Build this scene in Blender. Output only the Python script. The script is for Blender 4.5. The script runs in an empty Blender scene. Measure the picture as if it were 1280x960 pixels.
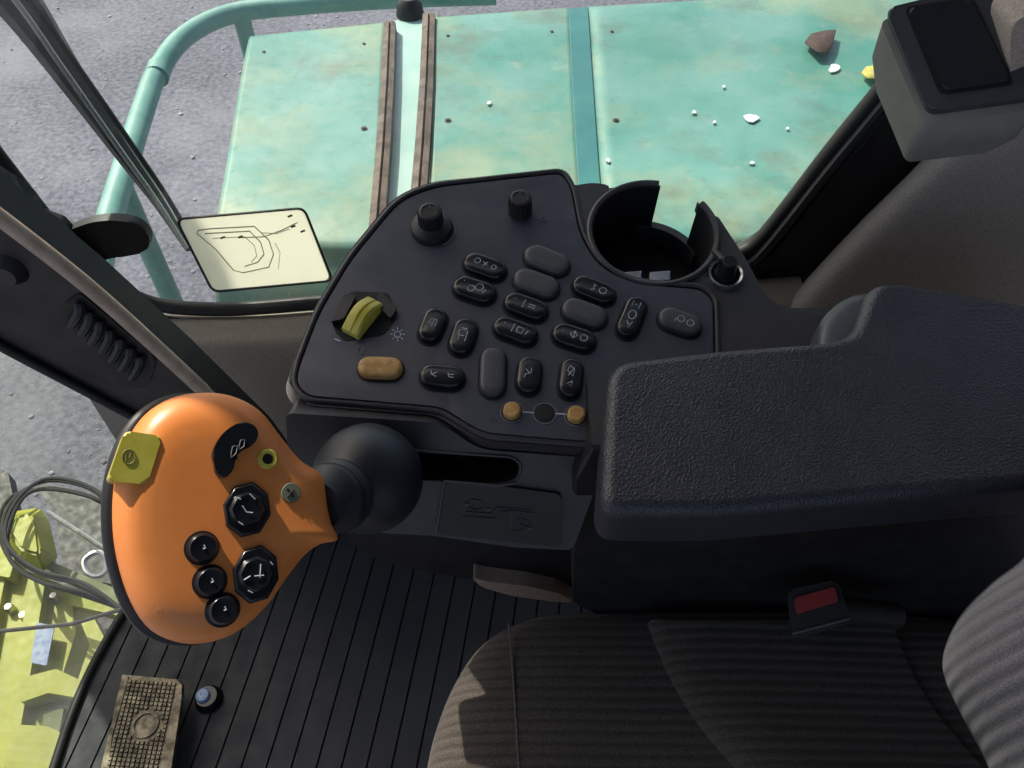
import bpy, bmesh, math, random
from mathutils import Vector, Matrix
random.seed(7)
S = bpy.context.scene
R = math.radians
# ------------------------------------------------------------------ camera
PITCH = 50.0
F = 1000.0
CAM = Vector((0, 0, 1.30))
cd = bpy.data.cameras.new('camera'); cam = bpy.data.objects.new('camera', cd)
S.collection.objects.link(cam); S.camera = cam
cam.location = CAM; cam.rotation_euler = (R(90 - PITCH), 0, 0)
cd.sensor_width = 36; cd.lens = 36 * F / 1280; cd.clip_start = 0.02; cd.clip_end = 500
# ------------------------------------------------------------------ sky and sun
SUN_EL, SUN_AZ = 47.0, -42.0        # azimuth from +Y (machine's right side) towards -X
w = bpy.data.worlds.new("World"); S.world = w; w.use_nodes = True
nt = w.node_tree; bg = nt.nodes['Background']
sky = nt.nodes.new('ShaderNodeTexSky'); sky.sky_type = 'NISHITA'; sky.sun_disc = False
sky.dust_density = 4; sky.ozone_density = .4; sky.sun_elevation = R(SUN_EL); sky.sun_rotation = R(SUN_AZ)
nt.links.new(sky.outputs[0], bg.inputs[0]); bg.inputs[1].default_value = 0.12
sd = Vector((math.sin(R(SUN_AZ)) * math.cos(R(SUN_EL)), math.cos(R(SUN_AZ)) * math.cos(R(SUN_EL)), math.sin(R(SUN_EL))))
ld = bpy.data.lights.new('sun', 'SUN'); ld.energy = 3.6; ld.angle = R(0.5); ld.color = (1, .93, .83)
lo = bpy.data.objects.new('sun', ld); S.collection.objects.link(lo)
lo.rotation_euler = sd.to_track_quat('Z', 'Y').to_euler(); lo.location = sd * 10
S.view_settings.view_transform = 'Standard'; S.view_settings.look = 'None'
S.view_settings.exposure = 0.65; S.view_settings.gamma = 1
# ------------------------------------------------------------------ helpers
MR = Matrix.Rotation(R(90 - PITCH), 3, 'X')
def ray(px, py): return MR @ Vector(((px - 640) / F, (480 - py) / F, -1))
def onp(px, py, p0, n):
    d = ray(px, py); return CAM + d * ((Vector(p0) - CAM).dot(n) / d.dot(n))
def atZ(px, py, z): return onp(px, py, (0, 0, z), Vector((0, 0, 1)))
def atY(px, py, y): return onp(px, py, (0, y, 0), Vector((0, 1, 0)))
def atX(px, py, x): return onp(px, py, (x, 0, 0), Vector((1, 0, 0)))
def atD(px, py, d): return CAM + ray(px, py).normalized() * d

def rnd(pts, r, seg=5):
    out = []; n = len(pts)
    for i, p in enumerate(pts):
        rr = p[2] if len(p) > 2 else r
        a = Vector(pts[i - 1][:2]); b = Vector(p[:2]); c = Vector(pts[(i + 1) % n][:2])
        if rr <= 0: out.append((b.x, b.y)); continue
        la, lc = (a - b).length, (c - b).length
        t = min(rr, la * .48, lc * .48)
        s = b + (a - b).normalized() * t; e = b + (c - b).normalized() * t
        for k in range(seg + 1):
            u = k / seg; q = s.lerp(b, u).lerp(b.lerp(e, u), u); out.append((q.x, q.y))
    return out
def cat(pts, seg=6, closed=True):
    out = []; n = len(pts); P = [Vector(p) for p in pts]
    rng = range(n) if closed else range(n - 1)
    for i in rng:
        g = lambda k: P[k % n] if closed else P[max(0, min(n - 1, k))]
        a, b, c, d = g(i - 1), g(i), g(i + 1), g(i + 2)
        for k in range(seg):
            t = k / seg
            out.append(.5 * ((2 * b) + (c - a) * t + (2 * a - 5 * b + 4 * c - d) * t * t + (3 * b - a - 3 * c + d) * t ** 3))
    if not closed: out.append(P[-1])
    return out

def empty(name, loc, label, catg, group=None):
    o = bpy.data.objects.new(name, None); S.collection.objects.link(o); o.location = loc
    o.empty_display_size = .02; o['label'] = label; o['category'] = catg
    if group: o['group'] = group
    return o
def org(o):
    v = Vector((0, 0, 0))
    while o: v = v + Vector(o.location); o = o.parent
    return v
def fin(name, bm, m, parent=None, label=None, smooth=True, ang=40, wn=False, catg=None, kind=None):
    bmesh.ops.recalc_face_normals(bm, faces=bm.faces[:])
    me = bpy.data.meshes.new(name)
    if parent is None:
        c = sum((v.co for v in bm.verts), Vector()) / len(bm.verts)
        c.z = min(v.co.z for v in bm.verts)
        if kind == 'structure': c = Vector((0, 0, 0))
    else: c = org(parent)
    for v in bm.verts: v.co -= c
    bm.to_mesh(me); bm.free()
    if smooth:
        for p in me.polygons: p.use_smooth = True
        me.set_sharp_from_angle(angle=R(ang))
    o = bpy.data.objects.new(name, me); S.collection.objects.link(o)
    if parent is None: o.location = c
    else: o.parent = parent
    me.materials.append(m)
    if wn:
        w_ = o.modifiers.new('wn', 'WEIGHTED_NORMAL'); w_.keep_sharp = True
    if label: o['label'] = label
    if catg: o['category'] = catg
    if kind: o['kind'] = kind
    return o
def add_plate(bm, pts, vec, bev=0.0, seg=3, both=False):
    """prism: top loop pts (3D), swept by vec; the top rim bevelled"""
    vec = Vector(vec); n = len(pts)
    t = [bm.verts.new(p) for p in pts]; b = [bm.verts.new(Vector(p) + vec) for p in pts]
    bm.faces.new(t); bm.faces.new(b[::-1])
    es = []
    for i in range(n):
        bm.faces.new((t[i], b[i], b[(i + 1) % n], t[(i + 1) % n]))
    if bev > 0:
        for i in range(n):
            e = bm.edges.get((t[i], t[(i + 1) % n]))
            if e: es.append(e)
            if both:
                e = bm.edges.get((b[i], b[(i + 1) % n]))
                if e: es.append(e)
        bmesh.ops.bevel(bm, geom=es, offset=bev, segments=seg, affect='EDGES', profile=.5, clamp_overlap=True)
def plate(name, pts, vec, m, parent=None, bev=0.0, seg=3, both=False, **k):
    bm = bmesh.new(); add_plate(bm, pts, vec, bev, seg, both)
    return fin(name, bm, m, parent, wn=True, **k)
def pad(name, pts, n, r, depth, m, parent=None, steps=8, **k):
    # soft padded slab: rim rolled with radius r, computed as true inward offsets
    P = [Vector(p) for p in pts]; N_ = len(P); n = Vector(n).normalized(); tot = Vector((0, 0, 0))
    for i in range(N_): tot += P[i].cross(P[(i + 1) % N_])
    sg = 1 if tot.dot(n) > 0 else -1; inn = []
    for i in range(N_):
        t = (P[(i + 1) % N_] - P[i - 1]).normalized(); inn.append(n.cross(t) * sg)
    bm = bmesh.new(); rings = [[bm.verts.new(p - n * depth) for p in P]]
    for s_ in range(steps + 1):
        a = math.pi / 2 * s_ / steps
        rings.append([bm.verts.new(p + q * r * (1 - math.cos(a)) - n * r * (1 - math.sin(a))) for p, q in zip(P, inn)])
    for A_, B_ in zip(rings, rings[1:]):
        for i in range(N_): bm.faces.new((A_[i], A_[(i + 1) % N_], B_[(i + 1) % N_], B_[i]))
    bm.faces.new(rings[-1]); bm.faces.new(rings[0][::-1])
    return fin(name, bm, m, parent, wn=True, ang=60, **k)
def holed(name, outer, holes, vec, m, parent=None, **k):
    bm = bmesh.new(); E = []
    for lp in [outer] + holes:
        vs = [bm.verts.new(p) for p in lp]
        E += [bm.edges.new((vs[i], vs[(i + 1) % len(vs)])) for i in range(len(vs))]
    g = bmesh.ops.triangle_fill(bm, use_beauty=True, edges=E)
    fs = [f for f in g['geom'] if isinstance(f, bmesh.types.BMFace)]
    ex = bmesh.ops.extrude_face_region(bm, geom=fs)
    for v in ex['geom']:
        if isinstance(v, bmesh.types.BMVert): v.co += Vector(vec)
    ax = Vector(vec).normalized()
    return fin(name, bm, m, parent, wn=True, **k)
def add_tube(bm, pts, r, seg=10, closed=False, cap=True):
    P = [Vector(p) for p in pts]; n = len(P); rings = []
    rr = r if hasattr(r, '__len__') else [r] * n
    up = None
    for i in range(n):
        a = P[i - 1] if (i or closed) else P[i]; c = P[(i + 1) % n] if (i < n - 1 or closed) else P[i]
        t = (c - a).normalized()
        if up is None:
            up = t.orthogonal().normalized()
        up = (up - t * up.dot(t)).normalized(); s = t.cross(up)
        rings.append([bm.verts.new(P[i] + (up * math.cos(2 * math.pi * k / seg) + s * math.sin(2 * math.pi * k / seg)) * rr[i]) for k in range(seg)])
    for i in range(n if closed else n - 1):
        A, B = rings[i], rings[(i + 1) % n]
        off = 0
        if closed and i == n - 1:
            off = min(range(seg), key=lambda o: (A[0].co - B[o].co).length)
        for k in range(seg):
            bm.faces.new((A[k], A[(k + 1) % seg], B[(k + 1 + off) % seg], B[(k + off) % seg]))
    if not closed and cap:
        bm.faces.new(rings[0][::-1]); bm.faces.new(rings[-1])
def tube(name, pts, r, m, parent=None, seg=10, closed=False, **k):
    bm = bmesh.new(); add_tube(bm, pts, r, seg, closed); return fin(name, bm, m, parent, **k)
def add_box(bm, a, b):
    vs = [bm.verts.new((x, y, z)) for x in (a[0], b[0]) for y in (a[1], b[1]) for z in (a[2], b[2])]
    for f in ((0, 1, 3, 2), (4, 6, 7, 5), (0, 4, 5, 1), (2, 3, 7, 6), (0, 2, 6, 4), (1, 5, 7, 3)): bm.faces.new([vs[i] for i in f])
def box(name, a, b, m, parent=None, bev=0, **k):
    bm = bmesh.new(); add_box(bm, a, b)
    if bev: bmesh.ops.bevel(bm, geom=bm.edges[:], offset=bev, segments=3, affect='EDGES', profile=.5)
    return fin(name, bm, m, parent, wn=True, **k)
def add_lathe(bm, prof, O, U, V, N, seg=32):
    """prof: list of (radius, height) along N"""
    rings = []
    for r, h in prof:
        if r < 1e-6: rings.append([bm.verts.new(O + N * h)]); continue
        rings.append([bm.verts.new(O + N * h + (U * math.cos(2 * math.pi * k / seg) + V * math.sin(2 * math.pi * k / seg)) * r) for k in range(seg)])
    for A, B in zip(rings, rings[1:]):
        for k in range(seg):
            q = [A[k % len(A)], A[(k + 1) % len(A)], B[(k + 1) % len(B)], B[k % len(B)]]
            q = list(dict.fromkeys(q))
            if len(q) > 2: bm.faces.new(q)
def lathe(name, prof, fr, m, parent=None, seg=32, **k):
    bm = bmesh.new(); add_lathe(bm, prof, *fr, seg=seg); return fin(name, bm, m, parent, **k)
def loft(name, rows, m, parent=None, **k):
    """grid of 3D rows with catmull interpolation both ways"""
    rows = [cat(r, 5, False) for r in rows]
    cols = [cat([r[j] for r in rows], 5, False) for j in range(len(rows[0]))]
    bm = bmesh.new(); V = [[bm.verts.new(p) for p in c] for c in cols]
    for i in range(len(V) - 1):
        for j in range(len(V[0]) - 1):
            bm.faces.new((V[i][j], V[i + 1][j], V[i + 1][j + 1], V[i][j + 1]))
    return fin(name, bm, m, parent, ang=80, **k)
X, Y_, Z_ = Vector((1, 0, 0)), Vector((0, 1, 0)), Vector((0, 0, 1))
# ------------------------------------------------------------------ materials
def mat(name, col, rough=.5, col2=None, nscale=20, ndet=6, lo=.4, hi=.6, bump=0, bscale=400, bdist=.001, metal=0, coat=0, rvar=0, kind='noise', spec=.5, stretch=None):
    m = bpy.data.materials.new(name); m.use_nodes = True; t = m.node_tree; N = t.nodes; L = t.links
    b = N['Principled BSDF']; b.inputs['Roughness'].default_value = rough; b.inputs['Metallic'].default_value = metal
    b.inputs['Coat Weight'].default_value = coat; b.inputs['Coat Roughness'].default_value = .15
    b.inputs['Specular IOR Level'].default_value = spec
    b.inputs['Base Color'].default_value = (*col, 1)
    tc = N.new('ShaderNodeTexCoord'); mp = N.new('ShaderNodeMapping'); L.new(tc.outputs['Object'], mp.inputs[0])
    if stretch: mp.inputs['Scale'].default_value = stretch
    if col2:
        n = N.new('ShaderNodeTexNoise'); n.inputs['Scale'].default_value = nscale; n.inputs['Detail'].default_value = ndet
        n.inputs['Roughness'].default_value = .6
        L.new(mp.outputs[0], n.inputs['Vector'])
        r = N.new('ShaderNodeValToRGB'); r.color_ramp.elements[0].position = lo; r.color_ramp.elements[1].position = hi
        r.color_ramp.elements[0].color = (*col, 1); r.color_ramp.elements[1].color = (*col2, 1)
        L.new(n.outputs[0], r.inputs[0]); L.new(r.outputs[0], b.inputs['Base Color'])
    if rvar:
        n2 = N.new('ShaderNodeTexNoise'); n2.inputs['Scale'].default_value = 35; n2.inputs['Detail'].default_value = 8
        L.new(tc.outputs['Object'], n2.inputs['Vector'])
        mr = N.new('ShaderNodeMapRange'); mr.inputs[1].default_value = .3; mr.inputs[2].default_value = .7
        mr.inputs[3].default_value = rough - rvar; mr.inputs[4].default_value = rough + rvar
        L.new(n2.outputs[0], mr.inputs[0]); L.new(mr.outputs[0], b.inputs['Roughness'])
    if bump:
        if kind == 'voronoi':
            n3 = N.new('ShaderNodeTexVoronoi'); n3.feature = 'SMOOTH_F1'; n3.inputs['Scale'].default_value = bscale
        else:
            n3 = N.new('ShaderNodeTexNoise'); n3.inputs['Scale'].default_value = bscale; n3.inputs['Detail'].default_value = 3
        L.new(tc.outputs['Object'], n3.inputs['Vector'])
        bp = N.new('ShaderNodeBump'); bp.inputs['Strength'].default_value = bump; bp.inputs['Distance'].default_value = bdist
        L.new(n3.outputs[0], bp.inputs['Height']); L.new(bp.outputs[0], b.inputs['Normal'])
    return m
def fabric(name, c1, c2, axis, scale, rot=0):
    """ribbed upholstery cloth: dark bands woven every centimetre"""
    m = mat(name, c1, .95, c2, 900, 2, .35, .65, spec=.2); t = m.node_tree; N = t.nodes; L = t.links
    b = N['Principled BSDF']; b.inputs['Sheen Weight'].default_value = .12; b.inputs['Sheen Roughness'].default_value = .5
    ramp = [n for n in N if n.type == 'VALTORGB'][0]
    tc = [n for n in N if n.type == 'TEX_COORD'][0]
    mp = N.new('ShaderNodeMapping'); L.new(tc.outputs['Object'], mp.inputs[0]); mp.inputs['Rotation'].default_value = rot if rot else (0, 0, 0)
    wv = N.new('ShaderNodeTexWave'); wv.bands_direction = axis; wv.inputs['Scale'].default_value = scale
    wv.inputs['Distortion'].default_value = .6; wv.inputs['Detail'].default_value = 2; wv.inputs['Detail Scale'].default_value = 3
    L.new(mp.outputs[0], wv.inputs['Vector'])
    r2 = N.new('ShaderNodeValToRGB'); r2.color_ramp.elements[0].position = .1; r2.color_ramp.elements[1].position = .5
    r2.color_ramp.elements[0].color = (.72, .72, .72, 1); r2.color_ramp.elements[1].color = (1, 1, 1, 1)
    L.new(wv.outputs['Color'], r2.inputs[0])
    mx = N.new('ShaderNodeMix'); mx.data_type = 'RGBA'; mx.blend_type = 'MULTIPLY'; mx.inputs[0].default_value = 1
    L.new(ramp.outputs[0], mx.inputs[6]); L.new(r2.outputs[0], mx.inputs[7]); L.new(mx.outputs[2], b.inputs['Base Color'])
    nz = N.new('ShaderNodeTexNoise'); nz.inputs['Scale'].default_value = 1200; L.new(tc.outputs['Object'], nz.inputs['Vector'])
    ad = N.new('ShaderNodeMath'); ad.operation = 'MULTIPLY_ADD'; ad.inputs[1].default_value = .6
    L.new(nz.outputs[0], ad.inputs[0]); L.new(wv.outputs['Fac'], ad.inputs[2])
    bp = N.new('ShaderNodeBump'); bp.inputs['Strength'].default_value = .8; bp.inputs['Distance'].default_value = .0015
    L.new(ad.outputs[0], bp.inputs['Height']); L.new(bp.outputs[0], b.inputs['Normal'])
    return m
def glassmat(name, tint, refl, dust=.03):
    m = bpy.data.materials.new(name); m.use_nodes = True; t = m.node_tree; N = t.nodes; L = t.links
    N.remove(N['Principled BSDF']); out = N['Material Output']
    tr = N.new('ShaderNodeBsdfTransparent'); tr.inputs[0].default_value = (*tint, 1)
    gl = N.new('ShaderNodeBsdfGlossy'); gl.inputs['Roughness'].default_value = .02
    df = N.new('ShaderNodeBsdfDiffuse'); df.inputs[0].default_value = (.6, .58, .52, 1)
    lw_ = N.new('ShaderNodeLayerWeight'); lw_.inputs[0].default_value = .5
    pw = N.new('ShaderNodeMath'); pw.operation = 'POWER'; pw.inputs[1].default_value = 5; L.new(lw_.outputs['Facing'], pw.inputs[0])
    fr = N.new('ShaderNodeMath'); fr.operation = 'MULTIPLY_ADD'; fr.inputs[1].default_value = .45; fr.inputs[2].default_value = .03; L.new(pw.outputs[0], fr.inputs[0])
    mx = N.new('ShaderNodeMixShader'); L.new(fr.outputs[0], mx.inputs[0]); L.new(tr.outputs[0], mx.inputs[1]); L.new(gl.outputs[0], mx.inputs[2])
    tc = N.new('ShaderNodeTexCoord'); nz = N.new('ShaderNodeTexNoise'); nz.inputs['Scale'].default_value = 6; nz.inputs['Detail'].default_value = 10
    L.new(tc.outputs['Object'], nz.inputs['Vector'])
    mr = N.new('ShaderNodeMapRange'); mr.inputs[1].default_value = .35; mr.inputs[2].default_value = .8; mr.inputs[3].default_value = 0; mr.inputs[4].default_value = dust * 2
    L.new(nz.outputs[0], mr.inputs[0])
    m2 = N.new('ShaderNodeMixShader'); L.new(mr.outputs[0], m2.inputs[0]); L.new(mx.outputs[0], m2.inputs[1]); L.new(df.outputs[0], m2.inputs[2])
    L.new(m2.outputs[0], out.inputs[0]); return m

M_ground = mat('gravel', (.10, .10, .125), .9, (.23, .225, .265), 26, 15, .38, .66, bump=.5, bscale=90, bdist=.015)
M_panel = mat('charcoal_plastic', (.044, .048, .066), .36, (.051, .055, .074), 60, 8, bump=.25, bscale=1500, bdist=.0004, rvar=.08)
M_body = mat('dark_plastic', (.038, .036, .040), .4, (.048, .045, .050), 40, 8, bump=.3, bscale=1100, bdist=.0005, rvar=.08)
M_dark = mat('black_plastic', (.016, .015, .016), .45, rvar=.1)
M_black = mat('deep_black_plastic', (.004, .004, .005), .7)
M_rubber = mat('black_rubber', (.012, .012, .012), .55, (.022, .02, .018), 15, 6, rvar=.1)
M_btn = mat('glossy_black_button', (.008, .009, .012), .22, rvar=.06)
M_grey = mat('grey_button', (.055, .055, .062), .42, (.065, .065, .07), 200, 4, rvar=.06)
M_amber = mat('amber_button', (.42, .22, .06), .4, (.55, .33, .12), 150, 6, rvar=.08)
M_yel = mat('yellow_plastic', (.55, .48, .06), .35, (.62, .55, .09), 60, 6, rvar=.08)
M_ink = mat('pale_print', (.50, .53, .60), .6)
M_inkdim = mat('worn_print', (.13, .14, .16), .6)
M_chrome = mat('dull_chrome', (.5, .5, .52), .3, metal=1, rvar=.1)
M_orange = mat('orange_soft_plastic', (.84, .262, .055), .42, (.88, .29, .07), 25, 8, rvar=.06, bump=.08, bscale=900, bdist=.0003)
M_gaiter = mat('blue_black_rubber', (.012, .016, .022), .45, (.02, .025, .032), 30, 6, rvar=.08, bump=.1, bscale=300, bdist=.0006)
M_leather = mat('grained_vinyl', (.032, .033, .043), .34, (.040, .040, .051), 30, 8, bump=.7, bscale=620, bdist=.0010, rvar=.06, kind='voronoi')
M_teal = mat('faded_green_paint', (.07, .26, .21), .36, (.13, .31, .25), 3.5, 12, .35, .7, rvar=.12, bump=.12, bscale=9, bdist=.01)
M_tealb = mat('blue_green_shadow', (.03, .17, .18), .45, (.045, .21, .20), 8, 8, rvar=.1)
M_pale = mat('pale_green_paint', (.34, .55, .50), .4, (.42, .6, .55), 8, 8, rvar=.1)
M_rail = mat('green_rail_paint', (.15, .36, .30), .4, (.22, .42, .36), 12, 8, rvar=.1)
M_brown = mat('weathered_rubber', (.10, .075, .06), .8, (.20, .15, .12), 30, 10, bump=.5, bscale=90, bdist=.003)
M_trim = mat('taupe_cloth_trim', (.34, .28, .22), .95, (.44, .37, .30), 500, 4, bump=.4, bscale=700, bdist=.0008, spec=.2)
M_trimg = mat('grey_cloth_trim', (.42, .355, .30), .95, (.55, .47, .41), 500, 4, bump=.4, bscale=700, bdist=.0008, spec=.2)
M_box = mat('grey_moulded_plastic', (.22, .215, .19), .6, (.25, .24, .21), 60, 6, rvar=.08, bump=.2, bscale=900, bdist=.0004)
M_boxd = mat('dark_grey_bezel', (.045, .048, .058), .4, (.055, .058, .068), 60, 6, rvar=.08)
M_mat = mat('ribbed_floor_rubber', (.016, .018, .026), .6, (.030, .031, .038), 9, 10, .35, .75, rvar=.1, bump=.2, bscale=300, bdist=.001)
M_groove = mat('groove_rubber', (.006, .006, .007), .8)
M_lime = mat('lime_yellow_paint', (.36, .37, .015), .5, (.44, .44, .03), 4, 10, rvar=.1)
M_limed = mat('dusty_olive_paint', (.16, .19, .07), .7, (.26, .28, .13), 6, 10, rvar=.1)
M_sticker = mat('cream_sticker', (.84, .82, .72), .5, (.87, .85, .77), 8, 6)
M_line = mat('grey_print', (.50, .47, .38), .7)
M_blueink = mat('blue_white_decal', (.16, .24, .46), .5, (.34, .40, .56), 60, 4)
M_red = mat('red_button', (.28, .03, .03), .45)
M_seat = fabric('ribbed_seat_cloth', (.040, .034, .029), (.110, .090, .074), 'Y', 29)
M_seatb = fabric('ribbed_backrest_cloth', (.030, .030, .037), (.060, .059, .068), 'Y', 29, (0, 0, R(-14)))
M_seatpl = mat('plain_seat_cloth', (.08, .07, .06), .95, (.15, .13, .11), 700, 3, bump=.5, bscale=900, bdist=.001, spec=.2)
M_arm = mat('dusty_black_metal', (.045, .038, .036), .35, (.09, .078, .07), 20, 8, rvar=.1)
M_leaf = mat('dry_brown_leaf', (.05, .03, .028), .8, (.09, .05, .04), 80)
M_leafy = mat('yellow_leaf', (.55, .50, .12), .7, (.45, .35, .08), 120)
M_white = mat('white_spot', (.75, .77, .75), .6)
M_steel = mat('scuffed_metal_pedal', (.10, .085, .06), .5, (.28, .24, .17), 90, 8, metal=.6, rvar=.15)
M_blue = mat('pale_blue_cap', (.35, .48, .80), .4)
M_roof = mat('roof_lining', (.16, .16, .16), .9)
M_glass = glassmat('side_glass', (.93, .97, .96), 1.45, .07)
M_glassf = glassmat('windscreen_glass', (.80, .84, .80), 1.45, .006)

def translucent(m, col, f):
    t = m.node_tree; b = t.nodes['Principled BSDF']; o = t.nodes['Material Output']
    tl = t.nodes.new('ShaderNodeBsdfTranslucent'); tl.inputs[0].default_value = (*col, 1)
    mx = t.nodes.new('ShaderNodeMixShader'); mx.inputs[0].default_value = f
    t.links.new(b.outputs[0], mx.inputs[1]); t.links.new(tl.outputs[0], mx.inputs[2]); t.links.new(mx.outputs[0], o.inputs[0])
translucent(M_sticker, (1, .97, .86), .8)

def stains(m, layers):
    # paint stains with their own outlines: (colour, scale, low, high, amount)
    t = m.node_tree; N = t.nodes; L = t.links; b = N['Principled BSDF']; src = b.inputs['Base Color'].links[0].from_socket
    tc = N.new('ShaderNodeTexCoord')
    for i, (col, sc, lo_, hi_, amt) in enumerate(layers):
        mp = N.new('ShaderNodeMapping'); mp.inputs['Location'].default_value = (3.1 * i + 1, 1.7 * i, i); L.new(tc.outputs['Object'], mp.inputs[0])
        n = N.new('ShaderNodeTexNoise'); n.inputs['Scale'].default_value = sc; n.inputs['Detail'].default_value = 9; n.inputs['Roughness'].default_value = .65; L.new(mp.outputs[0], n.inputs['Vector'])
        r = N.new('ShaderNodeMapRange'); r.inputs[1].default_value = lo_; r.inputs[2].default_value = hi_; r.inputs[4].default_value = amt; L.new(n.outputs[0], r.inputs[0])
        mx = N.new('ShaderNodeMix'); mx.data_type = 'RGBA'; L.new(r.outputs[0], mx.inputs[0]); L.new(src, mx.inputs[6]); mx.inputs[7].default_value = (*col, 1); src = mx.outputs[2]
    L.new(src, b.inputs['Base Color'])
stains(M_teal, [((.20, .38, .34), 2.2, .45, .62, .7), ((.34, .37, .22), 2.6, .48, .64, .65), ((.13, .14, .09), 4.5, .53, .70, .6), ((.40, .42, .33), 11, .60, .72, .4), ((.22, .16, .12), 28, .66, .71, .8), ((.62, .66, .55), 40, .70, .74, .6)])
stains(M_lime, [((.24, .24, .10), 14, .62, .72, .35)])
stains(M_ground, [((.33, .32, .36), .7, .48, .7, .6), ((.07, .07, .09), 1.3, .58, .7, .55), ((.05, .05, .05), 45, .66, .7, .8), ((.6, .6, .62), 60, .70, .74, .7)])
stains(M_orange, [((.30, .10, .04), 60, .68, .72, .5), ((.62, .20, .07), 14, .55, .7, .4)])

# ================================================================== SETTING
bm = bmesh.new(); add_box(bm, (-60, -60, -2.2), (60, 60, -2.0)); fin('ground', bm, M_ground, kind='structure', smooth=False)

bm = bmesh.new()
for i in range(1300):
    x, y = random.uniform(-6, 2.5), random.uniform(1.0, 9); r = random.choice((.005, .007, .009, .014)) * random.uniform(.7, 1.3)
    g_ = bmesh.ops.create_icosphere(bm, subdivisions=1, radius=r)
    for v in g_['verts']: v.co = Vector((v.co.x * random.uniform(.8, 1.4) + x, v.co.y * random.uniform(.8, 1.4) + y, v.co.z * .6 - 2.0 + r * .2))
fin('gravel_stones', bm, mat('loose_stone', (.24, .235, .25), .9, (.42, .41, .42), 3, 4), kind='stuff', smooth=False, label='loose grey stones scattered over the yard ground', catg='gravel')

# cab shell (outside the frame, shades the cab as the real roof does), plus an added side slab
rf = empty('cab_roof', (0, 0, 1.72), 'grey lined cab roof over the driver seat', 'roof')
box('roof_panel', (-.85, -.85, 1.72), (1.15, .80, 1.80), M_roof, rf, .02)
box('side_blocker', (-.80, .93, 1.72), (1.15, 1.46, 1.75), M_roof, rf, .008)  # added out-of-view slab, placed to shade the console but not the grip
for vx in (-.5, .9): box('blocker_bracket', (vx, .78, 1.755), (vx + .04, 1.12, 1.785), M_roof, rf, .003)
rw = empty('cab_rear_wall', (1.1, 0, 0), 'dark rear wall of the cab behind the seat', 'wall')
box('wall_panel', (1.05, -.85, -.05), (1.10, .84, 1.70), M_roof, rw, .005)
lw = empty('cab_door', (0, -.86, 0), 'lower door panel of the cab left of the seat', 'door')
box('door_panel', (-.6, -.90, -.05), (1.04, -.86, .62), M_roof, lw, .005)

mr_ = empty('floor_blocker', (-1.32, 1.72, 1.2), 'added unseen black panel on a bent arm outside the front pillar', 'blocker')  # added out of view to keep sun off the floor and pedal
bm = bmesh.new(); cM = Vector((-1.42, 1.62, 1.68)); uM = Vector((.82, .57, 0)); nM = Vector((-.57, .82, 0))
rim_ = rnd([(-.24, -.27), (.24, -.27), (.24, .27), (-.24, .27)], .06)
plate('blocker_panel', [cM + uM * a + Z_ * b for a, b in rim_], nM * .05, M_dark, mr_, .01)
plate('blocker_face', [cM + uM * a * .9 + Z_ * b * .9 - nM * .003 for a, b in rim_], nM * .004, M_chrome, mr_)
tube('blocker_arm', [cM + nM * .03, cM + Vector((.1, -.3, .1)), Vector((-.84, .85, 1.74))], .014, M_dark, mr_)

# ================================================================== MACHINE BODY OUTSIDE THE WINDOW
ZB = .25
mb = empty('side_cover', atZ(700, 150, ZB - .3), 'faded green machine side cover with brown rubber seams, outside the side window', 'body panel')
def rowcover(pxa, pxb, ytopa, ytopb, edge=None):
    rows = []
    a = atZ(pxa, ytopa, ZB); b = atZ(pxb, ytopb, ZB)
    return a, b
def cover(name, left, right, m, z0=ZB, lip=.05, label=None):
    # left/right : lists of px points from the outer (top of picture) edge to the inner; surface curves down at both edges
    rows = []
    for (x1, y1), (x2, y2) in zip(left, right):
        rows.append([atZ(x1 + (x2 - x1) * k / 4, y1 + (y2 - y1) * k / 4, z0) for k in range(5)])
    out = [p + Vector((0, .03, -.12)) for p in rows[0]]; out1 = [p + Vector((0, .025, -.03)) for p in rows[0]]
    inn = [p + Vector((0, -.05, -.035)) for p in rows[-1]]; inn2 = [p + Vector((0, -.12, -.14)) for p in rows[-1]]
    inn3 = [p + Vector((0, -.15, -.4)) for p in rows[-1]]
    rr = [out, out1] + rows + [inn, inn2, inn3]
    o = loft(name, rr, m, mb, label=label)
    s = o.modifiers.new('thick', 'SOLIDIFY'); s.thickness = .012; s.offset = -1
    return o
cover('cover_panel', [(311, 49), (297, 120), (284, 200), (268, 290)], [(482, 32), (478, 110), (474, 200), (468, 290)], M_teal)
cover('cover_panel', [(541, 26), (541, 110), (538, 200), (534, 285)], [(712, 14), (716, 100), (722, 200), (728, 285)], M_teal)
cover('cover_shadow', [(711, 15), (715, 100), (721, 200), (727, 285)], [(735, 13), (741, 100), (748, 200), (755, 285)], M_tealb, z0=ZB + .004, label='darker blue green strip standing in for a shadow across the cover')  # band of shadow laid over the cover as a darker coloured strip
cover('cover_panel', [(734, 13), (740, 100), (747, 200), (754, 285)], [(1290, -20), (1330, 60), (1380, 170), (1440, 275)], M_teal)
cover('joint_cover', [(490, 30), (487, 110), (483, 200), (478, 290)], [(530, 26), (527, 110), (523, 200), (517, 290)], M_pale, z0=ZB - .02)
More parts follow.
